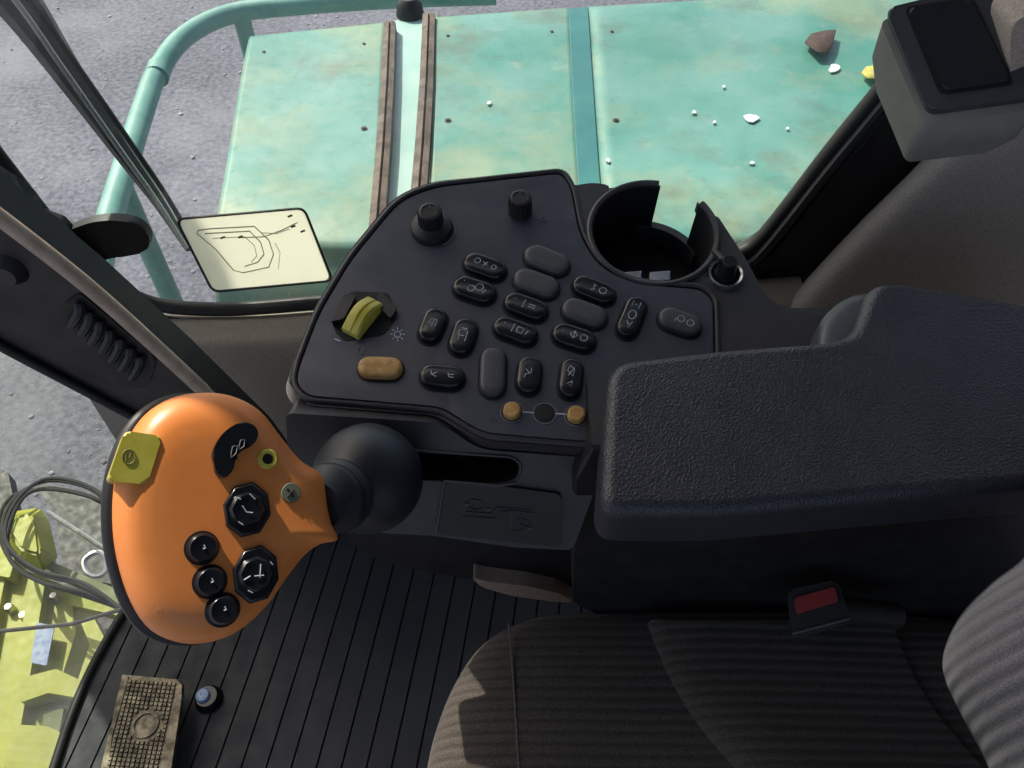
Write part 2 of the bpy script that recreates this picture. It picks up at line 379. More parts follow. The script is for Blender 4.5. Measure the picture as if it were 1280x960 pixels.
def seam(pts, wd, name='seam_strip'):
    ctr = [atZ(x, y, ZB + .012) for x, y in pts]; bm = bmesh.new()
    ctr = [ctr[0] + Vector((0, .012, -.06))] + ctr + [ctr[-1] + Vector((0, -.12, -.14))]
    L, T = [], []
    for p in ctr:
        vs = [bm.verts.new(p + Vector((dx, 0, dz))) for dx, dz in ((-wd, -.03), (-wd, 0), (-wd * .1, .004), (wd * .1, -.006), (wd * .3, .004), (wd, 0), (wd, -.03))]
        L.append(vs)
    for A, B in zip(L, L[1:]):
        for k in range(6): bm.faces.new((A[k], A[k + 1], B[k + 1], B[k]))
    return fin(name, bm, M_brown, mb, ang=30)
seam([(487, 27), (484, 100), (479, 180), (470, 290)], .016)
seam([(536, 17), (533, 100), (528, 180), (519, 290)], .017)
lathe('fastener', [(0, .03), (.02, .028), (.035, .012), (.04, -.02)], (atZ(512, 10, ZB), Vector((1, 0, 0)), Vector((0, 1, 0)), Vector((0, 0, 1))), M_dark, mb)
for (x, y) in ((560, 45), (560, 150), (690, 40), (455, 55), (455, 160), (330, 65), (765, 40), (770, 150)):
    lathe('cover_bolt', [(0, .003), (.004, .003), (.005, .0), (.008, .0), (.008, -.004)], (atZ(x, y, ZB + .002), X, Y_, Z_), M_arm, mb, 12)
# pipe rail
hr = empty('handrail', atZ(150, 200, ZB), 'pale green curved tube rail running round the green side cover', 'rail')
pts = [(118, 370), (130, 300), (150, 230), (178, 140), (198, 88), (232, 45), (290, 17), (380, 6), (500, -2), (620, -6)]
tube('rail_tube', cat([atZ(x, y, ZB - .02) for x, y in pts], 6, False), .027, M_rail, hr, 16)
tube('rail_joint', [atZ(196, 96, ZB - .02), atZ(200, 84, ZB - .02)], .030, M_rail, hr, 16)
for (x, y) in ((150, 230), (300, 15)):
    p = atZ(x, y, ZB - .02); tube('rail_post', [p, p + Vector((0, 0, -.6))], .025, M_rail, hr, 12)
# leaves on the cover
bm = bmesh.new()
q = [(1006, 52), (1014, 42), (1030, 38), (1045, 37), (1041, 52), (1035, 66), (1020, 64)]
vs = [bm.verts.new(atZ(x, y, ZB + .012 + .02 * random.random())) for x, y in q]
c = bm.verts.new(atZ(1024, 52, ZB + .008))
for i in range(len(vs)): bm.faces.new((vs[i], vs[(i + 1) % len(vs)], c))
o = fin('dry_leaf', bm, M_leaf, label='curled dark brown leaf lying on the green cover', catg='leaf'); o.modifiers.new('t', 'SOLIDIFY').thickness = .003
bm = bmesh.new()
q = [(1077, 90), (1083, 83), (1095, 81), (1104, 84), (1105, 92), (1096, 97), (1084, 97)]
vs = [bm.verts.new(atZ(x, y, ZB + .012 + .01 * random.random())) for x, y in q]
c = bm.verts.new(atZ(1091, 89, ZB + .012))
for i in range(len(vs)): bm.faces.new((vs[i], vs[(i + 1) % len(vs)], c))
o = fin('yellow_leaf', bm, M_leafy, label='small yellow leaf lying on the green cover by the window seal', catg='leaf'); o.modifiers.new('t', 'SOLIDIFY').thickness = .003
bm = bmesh.new()
for (x, y, r) in ((940, 147, 8), (1043, 85, 7), (868, 140, 3), (893, 152, 2), (612, 128, 3), (760, 200, 3), (940, 203, 3), (985, 160, 2), (905, 108, 2)):
    lp = []
    for k in range(9):
        a = k * 2 * math.pi / 9; f = r * random.uniform(.5, 1.2); lp.append(atZ(x + f * math.cos(a) * 1.2, y + f * math.sin(a) * .8, ZB + .006))
    plate('dropping', lp, (0, 0, -.003), M_white, mb)

# ================================================================== YELLOW-GREEN HEADER AHEAD
ZH = -.9
hd = empty('header', atZ(60, 850, ZH - .3), 'lime yellow harvesting header with beams seen through the windscreen', 'header')
def slab(name, px, z, th, m, bev=.006, r=2, parent=hd, **k):
    return plate(name, [atZ(x, y, z) for x, y in rnd(px, r)], (0, 0, -th), m, parent, bev, **k)
slab('main_beam', [(-60, 700), (30, 712), (88, 735), (95, 790), (60, 900), (40, 990), (-80, 990)], ZH, .2, M_lime)
slab('beam_rib', [(36, 722), (56, 728), (40, 830), (16, 960), (4, 960), (22, 830)], ZH + .04, .05, M_lime)
slab('side_rail', [(60, 700), (150, 738), (185, 760), (180, 770), (60, 712)], ZH + .05, .05, M_limed)
slab('cross_piece', [(24, 848), (70, 836), (104, 852), (96, 872), (60, 866), (26, 878)], ZH + .06, .1, M_lime)
slab('cross_piece', [(14, 905), (60, 908), (96, 925), (88, 990), (10, 990)], ZH + .05, .12, M_lime)
slab('hollow_cover', [(56, 882), (80, 884), (74, 915), (52, 910)], ZH + .02, .02, M_limed, .002, 2)
slab('decal', [(46, 778), (68, 782), (58, 832), (38, 828)], ZH + .046, .004, M_blueink, 0, 2)
for (x, y) in ((68, 746), (30, 770), (80, 858), (12, 760)):
    p = atZ(x, y, ZH + .02)
    lathe('bolt', [(0, .012), (.010, .012), (.013, .0), (.013, -.03)], (p, Vector((1, 0, 0)), Vector((0, 1, 0)), Vector((0, 0, 1))), M_chrome, hd, 6)
# faceted guide block
bm = bmesh.new()
base = [atZ(x, y, ZH + .02) for x, y in ((2, 672), (18, 690), (24, 706), (58, 716), (74, 700), (62, 650), (50, 634), (12, 640))]
top = [atZ(x, y, ZH + .18) for x, y in ((12, 668), (22, 684), (30, 690), (48, 694), (50, 686), (42, 650), (38, 642), (18, 646))]
A = [bm.verts.new(p) for p in base]; B = [bm.verts.new(p) for p in top]
bm.faces.new(A[::-1]); bm.faces.new(B)
for i in range(8): bm.faces.new((A[i], A[(i + 1) % 8], B[(i + 1) % 8], B[i]))
bmesh.ops.bevel(bm, geom=bm.edges[:], offset=.008, segments=2, affect='EDGES')
fin('guide_block', bm, M_lime, hd, ang=25)
slab('guide_block', [(-40, 650), (-5, 660), (18, 700), (12, 722), (-40, 712)], ZH + .05, .1, M_lime)
slab('gap_shade', [(-80, 640), (40, 700), (165, 735), (185, 775), (120, 880), (80, 1000), (-80, 1000)], ZH - .32, .05, M_rubber)  # dark slab added so the gaps between beams read as shade
slab('beam_flange', [(-60, 716), (6, 724), (-20, 860), (-40, 990), (-60, 990)], ZH + .03, .04, M_lime)
slab('side_beam', [(100, 775), (116, 770), (132, 800), (104, 872), (90, 930), (78, 930), (92, 865), (112, 806)], ZH + .03, .06, M_lime)
slab('tie_plate', [(88, 742), (150, 757), (150, 770), (88, 756)], ZH + .02, .04, M_lime)
# hose loop and rods
hs = empty('hydraulic_hose', atZ(60, 660, ZH), 'bundle of dark hydraulic hoses looped round the yellow guide block', 'hose')
for k in range(5):
    dx, dy = random.uniform(-9, 9), random.uniform(-9, 9)
    pts = [(150 + dx, 640), (110, 612 + dy), (60, 603 + dy), (22 + dx, 620), (4 + dx, 655), (12, 690 + dy), (48, 718 + dy), (100 + dx, 733 + dy), (150, 760)]
    tube('hose', cat([atZ(x, y, ZH + .25 - .02 * k) for x, y in pts], 6, False), .0055, M_rubber, hs, 8)
pts = [(122, 690), (133, 698), (132, 714), (120, 720), (108, 714), (106, 700)]
tube('ring', cat([atZ(x, y, ZH + .2) for x, y in pts], 6, True), .008, M_chrome, hs, 8, True)
tube('rod', [atZ(-10, 790, ZH + .4), atZ(90, 780, ZH + .4), atZ(168, 757, ZH + .45)], .005, M_arm, hs, 8)
tube('rod', [atZ(60, 640, ZH), atZ(110, 672, ZH), atZ(150, 700, ZH)], .008, M_chrome, hs, 8)
# dark frame of the header lying on the ground side
fr_ = slab('rear_frame', [(40, 600), (120, 620), (160, 690), (140, 730), (80, 720), (70, 650)], ZH - .3, .06, M_rubber)
slab('rear_frame', [(-60, 565), (10, 590), (20, 640), (-60, 640)], ZH - .3, .06, M_rubber)

# ================================================================== SIDE WINDOW
YW = .86
sw = empty('side_window', atY(640, 400, YW), 'side window of the cab in black rubber seals above the console', 'window')
wp = [(-400, -900), (1500, -900), (1290, -160), (1128, 84), (1040, 190), (958, 296), (930, 318), (880, 334), (600, 366), (330, 388), (230, 388), (180, 378), (120, 340), (60, 280), (-60, 120)]
plate('pane', [atY(x, y, YW) for x, y in rnd(wp, 20)], (0, .005, 0), M_glass, sw)
sealpx = [(1300, -160), (1200, -20), (1128, 80), (1040, 188), (958, 292), (925, 316), (880, 330), (740, 350), (600, 362), (400, 378), (300, 386), (230, 385), (180, 376), (130, 348), (80, 300), (0, 200), (-60, 120)]
sp = cat([atY(x, y, YW - .012) for x, y in sealpx], 5, False)
tube('seal', sp, .011, M_rubber, sw, 10)
tube('seal_lip', [p + Vector((0, -.012, -.018)) for p in sp], .007, M_rubber, sw, 8)
# sticker on the glass
stk = [(218, 272), (382, 258), (419, 353), (264, 367)]
st = tube('sticker', [atY(x, y, YW - .003) for x, y in rnd([(220, 274), (380, 260), (416, 351), (266, 365)], 10)], .0018, M_rubber, sw, 6, True, label='cream instruction sticker with a black border')
inner = [(223, 275), (379, 262), (413, 350), (267, 363)]
plate('sticker_face', [atY(x, y, YW - .003) for x, y in rnd(inner, 9)], (0, .0008, 0), M_sticker, st)
bm = bmesh.new()
def ink(bm, pts, r=.0009, yy=YW - .0036, f=None, seg=4):
    f = f or (lambda x, y: atY(x, y, yy)); add_tube(bm, [f(x, y) for x, y in pts], r, seg)
ink(bm, [(248, 288), (262, 286), (318, 283), (336, 300), (342, 318), (336, 334), (304, 341), (292, 338), (270, 312), (246, 292), (248, 288)])
ink(bm, [(256, 292), (312, 289), (326, 303), (330, 318), (322, 328), (306, 333)])
ink(bm, [(266, 298), (306, 296), (318, 307), (321, 320), (314, 328)], .0006)
ink(bm, [(300, 297), (330, 296), (352, 288), (372, 278)], .0008)
ink(bm, [(326, 291), (346, 292), (362, 286)], .0006)
ink(bm, [(344, 304), (350, 316), (348, 336)], .0005)
fin('diagram', bm, M_line, st)
bm = bmesh.new()
for (x, y) in ((362, 271), (366, 284), (378, 290), (300, 297), (278, 298)): ink(bm, [(x - 2, y), (x + 3, y - 2)], .0014)
fin('diagram_mark', bm, M_rubber, st)

# lower cab trim below the window
tr = empty('wall_trim', atY(300, 480, .84), 'taupe cloth trim below the side window, behind the control console', 'wall trim')
yy = .835
rows = []
for (oy, oz) in ((.02, -.012), (0, 0.0), (-.02, -.008), (-.04, -.03), (-.045, -.12), (-.04, -.3), (-.04, -.55)):
    rows.append([atY(x, y, .84) + Vector((0, oy - .005, oz)) for x, y in ((-60, 170), (60, 315), (130, 372), (190, 393), (300, 396), (420, 388), (600, 376), (760, 364), (900, 352), (1000, 345))])
loft('trim_panel', rows, M_trim, tr)

# rear quarter: black frame and pillar trim
rt = empty('rear_pillar', atY(1100, 300, .8), 'cloth covered rear cab pillar beside the sloping window edge', 'pillar')
fp = [(1320, -100), (1130, 95), (1045, 197), (962, 300), (930, 322), (900, 335), (905, 420), (960, 410), (1010, 360), (1200, 160), (1400, -40)]
plate('pillar_frame', [atY(x, y, .845) for x, y in rnd(fp, 18)], (0, .03, 0), M_dark, rt, .004)
tube('frame_bead', cat([atY(x, y, .842) for x, y in ((1300, -70), (1138, 105), (1052, 208), (972, 312), (940, 336))], 5, False), .006, M_rubber, rt)
A = [(905, 500), (972, 395), (1060, 295), (1140, 215), (1230, 120), (1400, -60)]
Bp = [(940, 510), (995, 400), (1080, 305), (1160, 225), (1250, 135), (1430, -40)]
Cp = [(1000, 520), (1040, 420), (1120, 328), (1200, 250), (1290, 160), (1470, -10)]
Dp = [(1080, 540), (1120, 450), (1200, 360), (1280, 280), (1370, 190), (1550, 10)]
Ep = [(1300, 580), (1320, 500), (1400, 420), (1480, 330), (1560, 230), (1700, 60)]
loft('pillar_trim', [[atY(x, y, Y) for x, y in L] for L, Y in ((A, .86), (A, .815), (Bp, .785), (Cp, .775), (Dp, .77), (Ep, .765))], M_trimg, rt)

# speaker-like box, upper right
bx = empty('wall_box', atY(1190, 100, .66), 'grey moulded box with a dark glossy recessed lid on the rear pillar', 'box')
n_b = (CAM - atY(1190, 90, .62)).normalized(); n_b = (n_b + Vector((-.05, 0, .45))).normalized()
P0 = atY(1190, 90, .62)
fb = lambda x, y: onp(x, y, P0, n_b)
face = [(1108, 18), (1135, 6), (1235, -12), (1300, 118), (1270, 135), (1165, 142), (1150, 132)]
facer = rnd([(1106, 14), (1228, -16), (1305, 122), (1160, 142)], 12)
bm = bmesh.new()
top = [fb(x, y) for x, y in facer]
depth = .085
cbx = sum(top, Vector()) / len(top)
def ringat(s, dz): return [cbx + (p - cbx) * s - n_b * dz for p in top]
dn = Vector((.02, .06, -1)).normalized()
R0 = top; R1 = [p + dn * .008 - n_b * .003 + (p - cbx) * .03 for p in top]; R2 = [p + dn * .038 + (p - cbx) * .0 for p in top]; R3 = [cbx + (p - cbx) * .8 + dn * .062 for p in top]
Vr = [[bm.verts.new(p) for p in rr] for rr in (R1, R2, R3)]
for a_, b_ in zip(Vr, Vr[1:]):
    for i in range(len(a_)): bm.faces.new((a_[i], b_[i], b_[(i + 1) % len(a_)], a_[(i + 1) % len(a_)]))
bm.faces.new(Vr[-1]); bm.faces.new(Vr[0][::-1])
fin('housing', bm, M_box, bx, ang=50)
plate('bezel', [p + n_b * .006 for p in top], -n_b * .012, M_boxd, bx, .006, 4)
lid = rnd([(1133, 16), (1212, 4), (1262, 106), (1178, 118)], 9)
plate('lid_gap', [fb(x, y) + n_b * .0066 for x, y in rnd([(1129, 13), (1215, 0), (1267, 109), (1174, 122)], 10)], -n_b * .002, M_black, bx)
M_lid = mat('glossy_dark_lid', (.02, .022, .028), .18, rvar=.08)
plate('lid', [fb(x, y) + n_b * .0095 for x, y in lid], -n_b * .004, M_lid, bx, .002)
# pale belt reel beside it
blt = plate('belt_guide', [atY(x, y, .60) for x, y in rnd([(1264, 30), (1300, 10), (1320, 130), (1275, 120), (1262, 90)], 12)], (0, .04, 0), M_trimg, None, .008, label='pale grey belt guide at the right edge beside the moulded box', catg='belt guide')
blt2 = plate('pillar_cover', [atY(x, y, .70) for x, y in rnd([(1225, -40), (1300, -40), (1300, 130), (1275, 120), (1240, 40)], 8)], (0, .03, 0), M_dark, None, .004, label='black cover strip behind the moulded box at the right edge', catg='cover')

# ================================================================== FRONT PILLAR
pl = empty('front_pillar', atY(200, 500, .64), 'black front cab pillar slanting across, with ribbed vent and pale edge', 'pillar')
YP = .62
nP = Vector((0, -1, 0))
face = [(-160, 140), (0, 275), (110, 362), (225, 462), (330, 560), (420, 680), (330, 680), (250, 570), (160, 520), (60, 462), (-160, 330)]
plate('pillar_body', [atY(x, y, YP) for x, y in rnd(face, 10)], (0, .05, 0), M_dark, pl, .008)
edge = [(-100, 200), (0, 272), (110, 358), (200, 438), (252, 486), (300, 530), (350, 600)]
M_edge = mat('sunlit_beige_edge', (.42, .30, .22), .45, (.55, .42, .32), 40, 8, rvar=.1)  # warm tint puts the sun's glow into the strip colour
tube('pillar_edge', [p for p in cat([atY(x, y, YP - .002) for x, y in edge], 6, False)], [.0085] * 25 + [.007] * 5 + [.005] * 7, M_edge, pl, 10, label='pale edge strip, its warm tint standing in for sunlight')
# second black moulding behind the edge
face2 = [(-160, 130), (0, 240), (20, 270), (60, 295), (105, 338), (160, 386), (230, 452), (225, 470), (-160, 200)]
plate('pillar_moulding', [atY(x, y, YP + .03) for x, y in rnd(face2, 8)], (0, .03, 0), M_dark, pl, .004)
tube('pillar_bead', cat([atY(x, y, YP - .004) for x, y in ((-60, 395), (0, 432), (90, 480), (180, 528))], 5, False), .006, M_rubber, pl)
# vent
vf = rnd([(78, 382), (100, 366), (196, 448), (186, 484), (160, 486), (84, 410)], 10)
plate('vent_frame', [atY(x, y, YP - .003) for x, y in vf], (0, .006, 0), M_rubber, pl, .002)
M_slat = mat('vent_slat_plastic', (.02, .021, .027), .4)
for k in range(7):
    t = k / 6; x0, y0 = 98 + 76 * t, 380 + 66 * t; x1, y1 = x0 - 9, y0 + 26
    tube('vent_slat', cat([atY(x0, y0, YP - .006), atY((x0 + x1) / 2 + 5, (y0 + y1) / 2 - 3, YP - .010), atY(x1, y1, YP - .006)], 4, False), .0055, M_slat, pl, 8)
kn = atY(8, 340, YP - .004)
lathe('vent_knob', [(0, .008), (.012, .008), (.016, .003), (.018, 0), (.02, -.004)], (kn, Vector((1, 0, 0)), Vector((0, 0, 1)), nP), M_slat, pl)
# black latch lever
lv = empty('window_latch', atY(100, 310, .76), 'flat black rounded window latch lever above the front pillar', 'latch')
lpx = cat([(58, 296), (85, 288), (115, 278), (145, 276), (172, 282), (186, 298), (182, 314), (160, 320), (135, 324), (118, 334), (110, 352), (92, 340), (70, 318)], 5)
plate('lever', [atY(p[0], p[1], .76) for p in [(v.x, v.y) for v in [Vector(q) for q in lpx]]], (0, .014, 0), M_rubber, lv, .004)
plate('hinge', [atY(x, y, .74) for x, y in rnd([(-20, 225), (8, 240), (35, 262), (42, 280), (70, 290), (125, 350), (145, 372), (130, 378), (40, 305), (-20, 262)], 5)], (0, .03, 0), M_rubber, lv, .004)
tube('latch_pin', [atY(130, 372, .72), atY(141, 356, .72)], .003, M_chrome, lv)
tube('latch_pin', [atY(126, 362, .72), atY(146, 363, .72)], .002, M_chrome, lv)
# wiper arm outside
wa = empty('wiper_arm', atY(120, 150, .95), 'long dark tapering wiper arm crossing the side window', 'wiper')
wy = .93
pA = [(-60, -90), (20, 0), (80, 85), (150, 185), (200, 255), (236, 312)]
rA = [.034, .026, .019, .013, .009, .005]
pc = cat([atY(x, y, wy) for x, y in pA], 5, False)
rr = []
for i in range(5):
    for k in range(5): rr.append(rA[i] + (rA[i + 1] - rA[i]) * k / 5)
rr.append(rA[-1])
tube('arm', pc, rr, M_arm, wa, 8)
tube('blade_edge', cat([atY(x + 5, y - 2, wy - .025) for x, y in [(-60, -90), (30, 0), (92, 85), (158, 180), (205, 250), (238, 308)]], 5, False), .0035, M_rubber, wa, 6)
tube('spring_rod', cat([atY(x - 3, y - 2, wy - .03) for x, y in pA], 5, False), .0035, M_chrome, wa, 6)

# ================================================================== FLOOR
edgeL = [(60, 1010), (78, 955), (96, 900), (122, 838), (160, 770), (200, 715), (240, 660), (290, 600)]
fl = [atZ(x, y, 0) for x, y in [tuple(v) for v in cat(edgeL, 4, False)]]
flr = fl + [Vector((-.2, .80, 0)), Vector((.6, .80, 0)), Vector((.6, -.3, 0)), Vector((fl[0].x, -.3, 0))]
bm = bmesh.new(); add_plate(bm, [p + Vector((0, 0, -.004)) for p in flr], (0, 0, -.04)); fin('floor', bm, M_groove, kind='structure', smooth=False)
def clip(poly, n, c, keep):
    out = []
    for i in range(len(poly)):
        a, b = poly[i], poly[(i + 1) % len(poly)]
        da, db = (a.dot(n) - c) * keep, (b.dot(n) - c) * keep
        if da >= 0: out.append(a)
        if da * db < 0: out.append(a.lerp(b, da / (da - db)))
    return out
ang = R(8); nn = Vector((math.cos(ang), -math.sin(ang), 0)); bm = bmesh.new()
c0 = -.9
while c0 < .6:
    pl_ = clip(clip(flr, nn, c0, 1), nn, c0 + .0345, -1)
    cl = []
    for p in pl_:
        if not cl or (p - cl[-1]).length > 1e-4: cl.append(p)
    if len(cl) > 2 and (cl[0] - cl[-1]).length < 1e-4: cl.pop()
    if len(cl) > 2: add_plate(bm, [p + Vector((0, 0, .002)) for p in cl], (0, 0, -.005))
    c0 += .0375
fm = fin('floor_mat', bm, M_mat, label='black ribbed rubber floor mat in front of the seat', catg='floor mat', smooth=False)
fr2 = tube('windscreen_seal', [p + Vector((-.008, 0, .004)) for p in fl], .008, M_rubber, label='black curved seal along the windscreen edge of the floor', catg='seal')
# windscreen : curved glass rising from the floor edge
wsn = empty('windscreen', fl[0], 'curved clear windscreen at the front of the cab floor', 'windscreen')
bm = bmesh.new(); L0 = [bm.verts.new(p + Vector((-.03, 0, -.03))) for p in fl]; L1 = [bm.verts.new(p + Vector((-.75, .05, 1.7))) for p in fl]
for i in range(len(fl) - 1): bm.faces.new((L0[i], L0[i + 1], L1[i + 1], L1[i]))
o = fin('pane', bm, M_glassf, wsn); o.modifiers.new('t', 'SOLIDIFY').thickness = .005
# pedal
pd = empty('foot_pedal', atZ(175, 900, 0), 'scuffed metal foot pedal with a dotted grip and round emblem', 'pedal')
ZP = .05
pf = lambda x, y, dz=0: atZ(x, y, ZP + dz)
plate('pedal_plate', [pf(x, y) for x, y in rnd([(153, 843), (228, 850), (226, 880), (208, 1000), (120, 1000), (126, 960)], 6)], (0, 0, -.012), M_steel, pd, .003)
plate('pedal_rim', [pf(x, y, .002) for x, y in rnd([(153, 843), (161, 845), (140, 920), (130, 1000), (120, 1000), (126, 960)], 1)], (0, 0, -.004), M_steel, pd, .001)
bm = bmesh.new()
e1 = pf(163, 852); e2 = pf(218, 856); e3 = pf(128, 990)
ux = (e2 - e1); vx = (e3 - e1); nu, nv = 11, 26
ctr = pf(182, 906)
for i in range(nu):
    for j in range(nv):
        p = e1 + ux * (i / (nu - 1)) * 1.0 + vx * (j / (nv - 1))
        if (p - ctr).length < .024: continue
        d = .0022
        add_plate(bm, [p + Vector((sx * d, sy * d, .0035)) for sx, sy in ((-1, -1), (1, -1), (1, 1), (-1, 1))], (0, 0, -.004))
fin('grip_studs', bm, M_steel, pd, smooth=False)
X, Y_, Z_ = Vector((1, 0, 0)), Vector((0, 1, 0)), Vector((0, 0, 1))
lathe('emblem_ring', [(.016, 0), (.016, .003), (.020, .003), (.020, 0)], (ctr, X, Y_, Z_), M_steel, pd)
lathe('pedal_stem', [(0, 0), (.02, 0), (.02, -.05), (0, -.05)], (pf(170, 930, -.012), X, Y_, Z_), M_dark, pd)
fb_ = empty('floor_button', atZ(258, 875, 0), 'small round floor switch with pale blue cap beside the pedal', 'switch')
p = atZ(262, 875, 0)
lathe('button_base', [(0, .018), (.016, .018), (.020, .012), (.023, 0)], (p, X, Y_, Z_), M_btn, fb_)
lathe('button_cap', [(0, .024), (.009, .024), (.011, .021), (.011, .016)], (atZ(258, 875, 0), X, Y_, Z_), M_blue, fb_)
lathe('cap_mark', [(.003, .0242), (.003, .0252), (.0045, .0252), (.0045, .0242)], (atZ(258, 875, 0), X, Y_, Z_), M_white, fb_)
p = atZ(220, 864, 0)
lathe('screw', [(0, .004), (.004, .004), (.005, 0)], (p, X, Y_, Z_), M_chrome, None, label='tiny floor screw between the pedal and the floor switch', catg='screw')

# ================================================================== CONTROL CONSOLE
TH = R(12)
CU = Vector((1, 0, 0)); CV = Vector((0, math.cos(TH), math.sin(TH))); CN = Vector((0, -math.sin(TH), math.cos(TH)))
CO = atZ(640, 400, .78)
def con(px, py, h=0.0): return onp(px, py, CO + CN * h, CN)
cs = empty('control_console', CO + Vector((0, 0, -.2)), 'charcoal armrest control console with oval buttons, knobs and cup holder', 'console')
panel_px = [(370, 478, 12), (376, 455, 8), (400, 392, 20), (440, 325, 20), (500, 252, 30), (542, 235, 20), (702, 217, 16), (713, 236, 10), (723, 292, 20), (748, 334, 20), (795, 356, 20), (876, 362, 12), (890, 376, 8), (893, 470, 0), (758, 470, 0), (743, 545, 10), (732, 551, 8), (604, 540, 20), (574, 522, 14), (552, 508, 20), (385, 494, 14)]
pp = rnd(panel_px, 10, 5)
Hp = .006
panel = plate('control_panel', [con(x, y, Hp) for x, y in pp], -CN * .02, M_panel, cs, .0012, 2)
# dark seam and raised lip round it
rimc = [con(x, y, Hp - .004) for x, y in rnd([(366, 480, 14), (372, 453, 8), (396, 390, 20), (436, 323, 20), (497, 249, 30), (541, 231, 20), (705, 213, 16), (717, 235, 10), (727, 290, 20), (751, 331, 20), (797, 352, 20), (878, 358, 12), (895, 374, 8), (898, 470, 0), (898, 500, 0), (762, 500, 0), (748, 548, 10), (734, 556, 8), (603, 545, 20), (572, 527, 14), (550, 513, 20), (382, 499, 14)], 10, 5)]
tube('panel_rim', rimc, .0028, M_body, cs, 10, True)
# upper body: follows the panel, includes the cup holder with an open front gap
cc = con(816, 292, 0); rad = (con(893, 292, 0) - con(739, 292, 0)).length / 2
def circ(a, r=rad, h=0.0): return cc + CN * h + (CU * math.cos(R(a)) + CV * math.sin(R(a))) * r
HB = .001
up = [con(x, y, HB) for x, y in rnd([(358, 482, 12), (368, 450, 8), (392, 386, 20), (432, 319, 20), (493, 245, 30), (538, 227, 20), (704, 211, 8), (716, 232, 4), (742, 228, 10), (765, 232, 8)], 10, 5)]
for a in range(112, 76, -6): up.append(circ(a, rad + .004, HB))
for a in list(range(78, 360 + 38, 6)): up.append(circ(a, rad, HB))
up += [circ(40, rad + .002, HB)]
up += [con(x, y, HB) for x, y in rnd([(896, 268, 6), (930, 320, 12), (962, 378, 16), (1035, 398, 8), (1040, 470, 0), (765, 500, 0), (752, 552, 10), (738, 561, 8), (600, 551, 20), (568, 533, 14), (546, 519, 20), (376, 506, 16)], 10, 5)]
plate('console_body', up, -CN * .014, M_body, cs, .0022, 2)
plate('console_core', [con(x, y, -.012) for x, y in rnd([(385, 485), (395, 455), (455, 325), (515, 255), (550, 240), (690, 225), (715, 330), (750, 360), (920, 375), (1010, 400), (1010, 500), (740, 540), (600, 530), (380, 490)], 10)], -CN * .09, M_dark, cs)
# cup interior : wall, floor, lower ledge
bm = bmesh.new()
arcs = list(range(78, 399, 6)); ri, ro = rad - .0005, rad + .0035
rowsv = []
for a in arcs:
    rowsv.append([bm.verts.new(circ(a, r_, h)) for r_, h in ((ri, -.001), (ri, -.085), (ro, -.085), (ro, -.001))])
for A_, B_ in zip(rowsv, rowsv[1:]):
    for k in range(4): bm.faces.new((A_[k], A_[(k + 1) % 4], B_[(k + 1) % 4], B_[k]))
bm.faces.new(rowsv[0]); bm.faces.new(rowsv[-1])
cw = fin('cup_holder', bm, M_dark, cs)
lathe('cup_floor', [(0, -.084), (rad, -.084), (rad, -.09), (0, -.09)], (cc, CU, CV, CN), M_black, cw, 48)
bm = bmesh.new(); rowsv = []
for a in range(20, 100, 5): rowsv.append([bm.verts.new(circ(a, r_, h)) for r_, h in ((rad - .002, -.06), (rad - .002, -.085), (rad + .006, -.085), (rad + .006, -.06))])
for A_, B_ in zip(rowsv, rowsv[1:]):
    for k in range(4): bm.faces.new((A_[k], A_[(k + 1) % 4], B_[(k + 1) % 4], B_[k]))
bm.faces.new(rowsv[0]); bm.faces.new(rowsv[-1]); fin('cup_ledge', bm, M_boxd, cw)
for (x0, x1) in ((778, 802), (812, 838)):
    pts_ = [con(x, y, -.03) for x, y in ((x0, 340), (x1, 338), (x1, 350), (x0, 351))]
    plate('cup_insert', pts_, -CN * .02, M_chrome, cw, .001)
# lip of cup holder
tube('cup_lip', [circ(a, rad + .002, .0025) for a in range(80, 396, 5)], .0032, M_body, cs, 8)
# stepped flank below the panel
def stepped(off, h, name):
    pts_ = [con(x, y, h) for x, y in rnd([(357 - off * .3, 490, 12), (366, 450, 0), (700, 400, 0), (900, 400, 0), (900, 560, 0), (752, 556 + off, 8), (738, 563 + off, 8), (598, 553 + off, 20), (565, 535 + off, 14), (544, 521 + off, 20), (372, 508 + off, 16)], 10, 5)]
    return plate(name, pts_, -CN * .008, M_body, cs, .0015, 2)
stepped(2, -.009, 'body_step'); stepped(5, -.015, 'body_step')
# lower front housing, sloping towards the seat
q1 = con(640, 572, -.020); q2 = atY(640, 690, q1.y - .045)
LN = (q2 - q1).cross(Vector((1, 0, 0))).normalized()
if LN.z < 0: LN = -LN
low = lambda x, y, h=0: onp(x, y, q1 + LN * h, LN)
outer = [low(x, y) for x, y in rnd([(357, 516, 10), (545, 528, 14), (568, 541, 14), (600, 562, 20), (735, 572, 6), (752, 565, 6), (748, 600, 8), (716, 688, 10), (640, 684, 4), (545, 670, 10), (400, 662, 20), (362, 600, 20)], 10)]
slot = [low(x, y) for x, y in rnd([(500, 562, 10), (640, 571, 14), (652, 580, 10), (647, 600, 14), (625, 606, 10), (500, 600, 10)], 10)]
holed('lower_housing', outer, [slot], -LN * .05, M_body, cs)
plate('slot_floor', [low(x, y, -.045) for x, y in rnd([(480, 540), (665, 555), (665, 625), (480, 620)], 8)], -LN * .004, M_black, cs)
tube('slot_lip', [low(x, y, .0005) for x, y in rnd([(500, 562, 10), (640, 571, 14), (652, 580, 10), (647, 600, 14), (625, 606, 10), (500, 600, 10)], 10)], .0014, M_body, cs, 6, True)
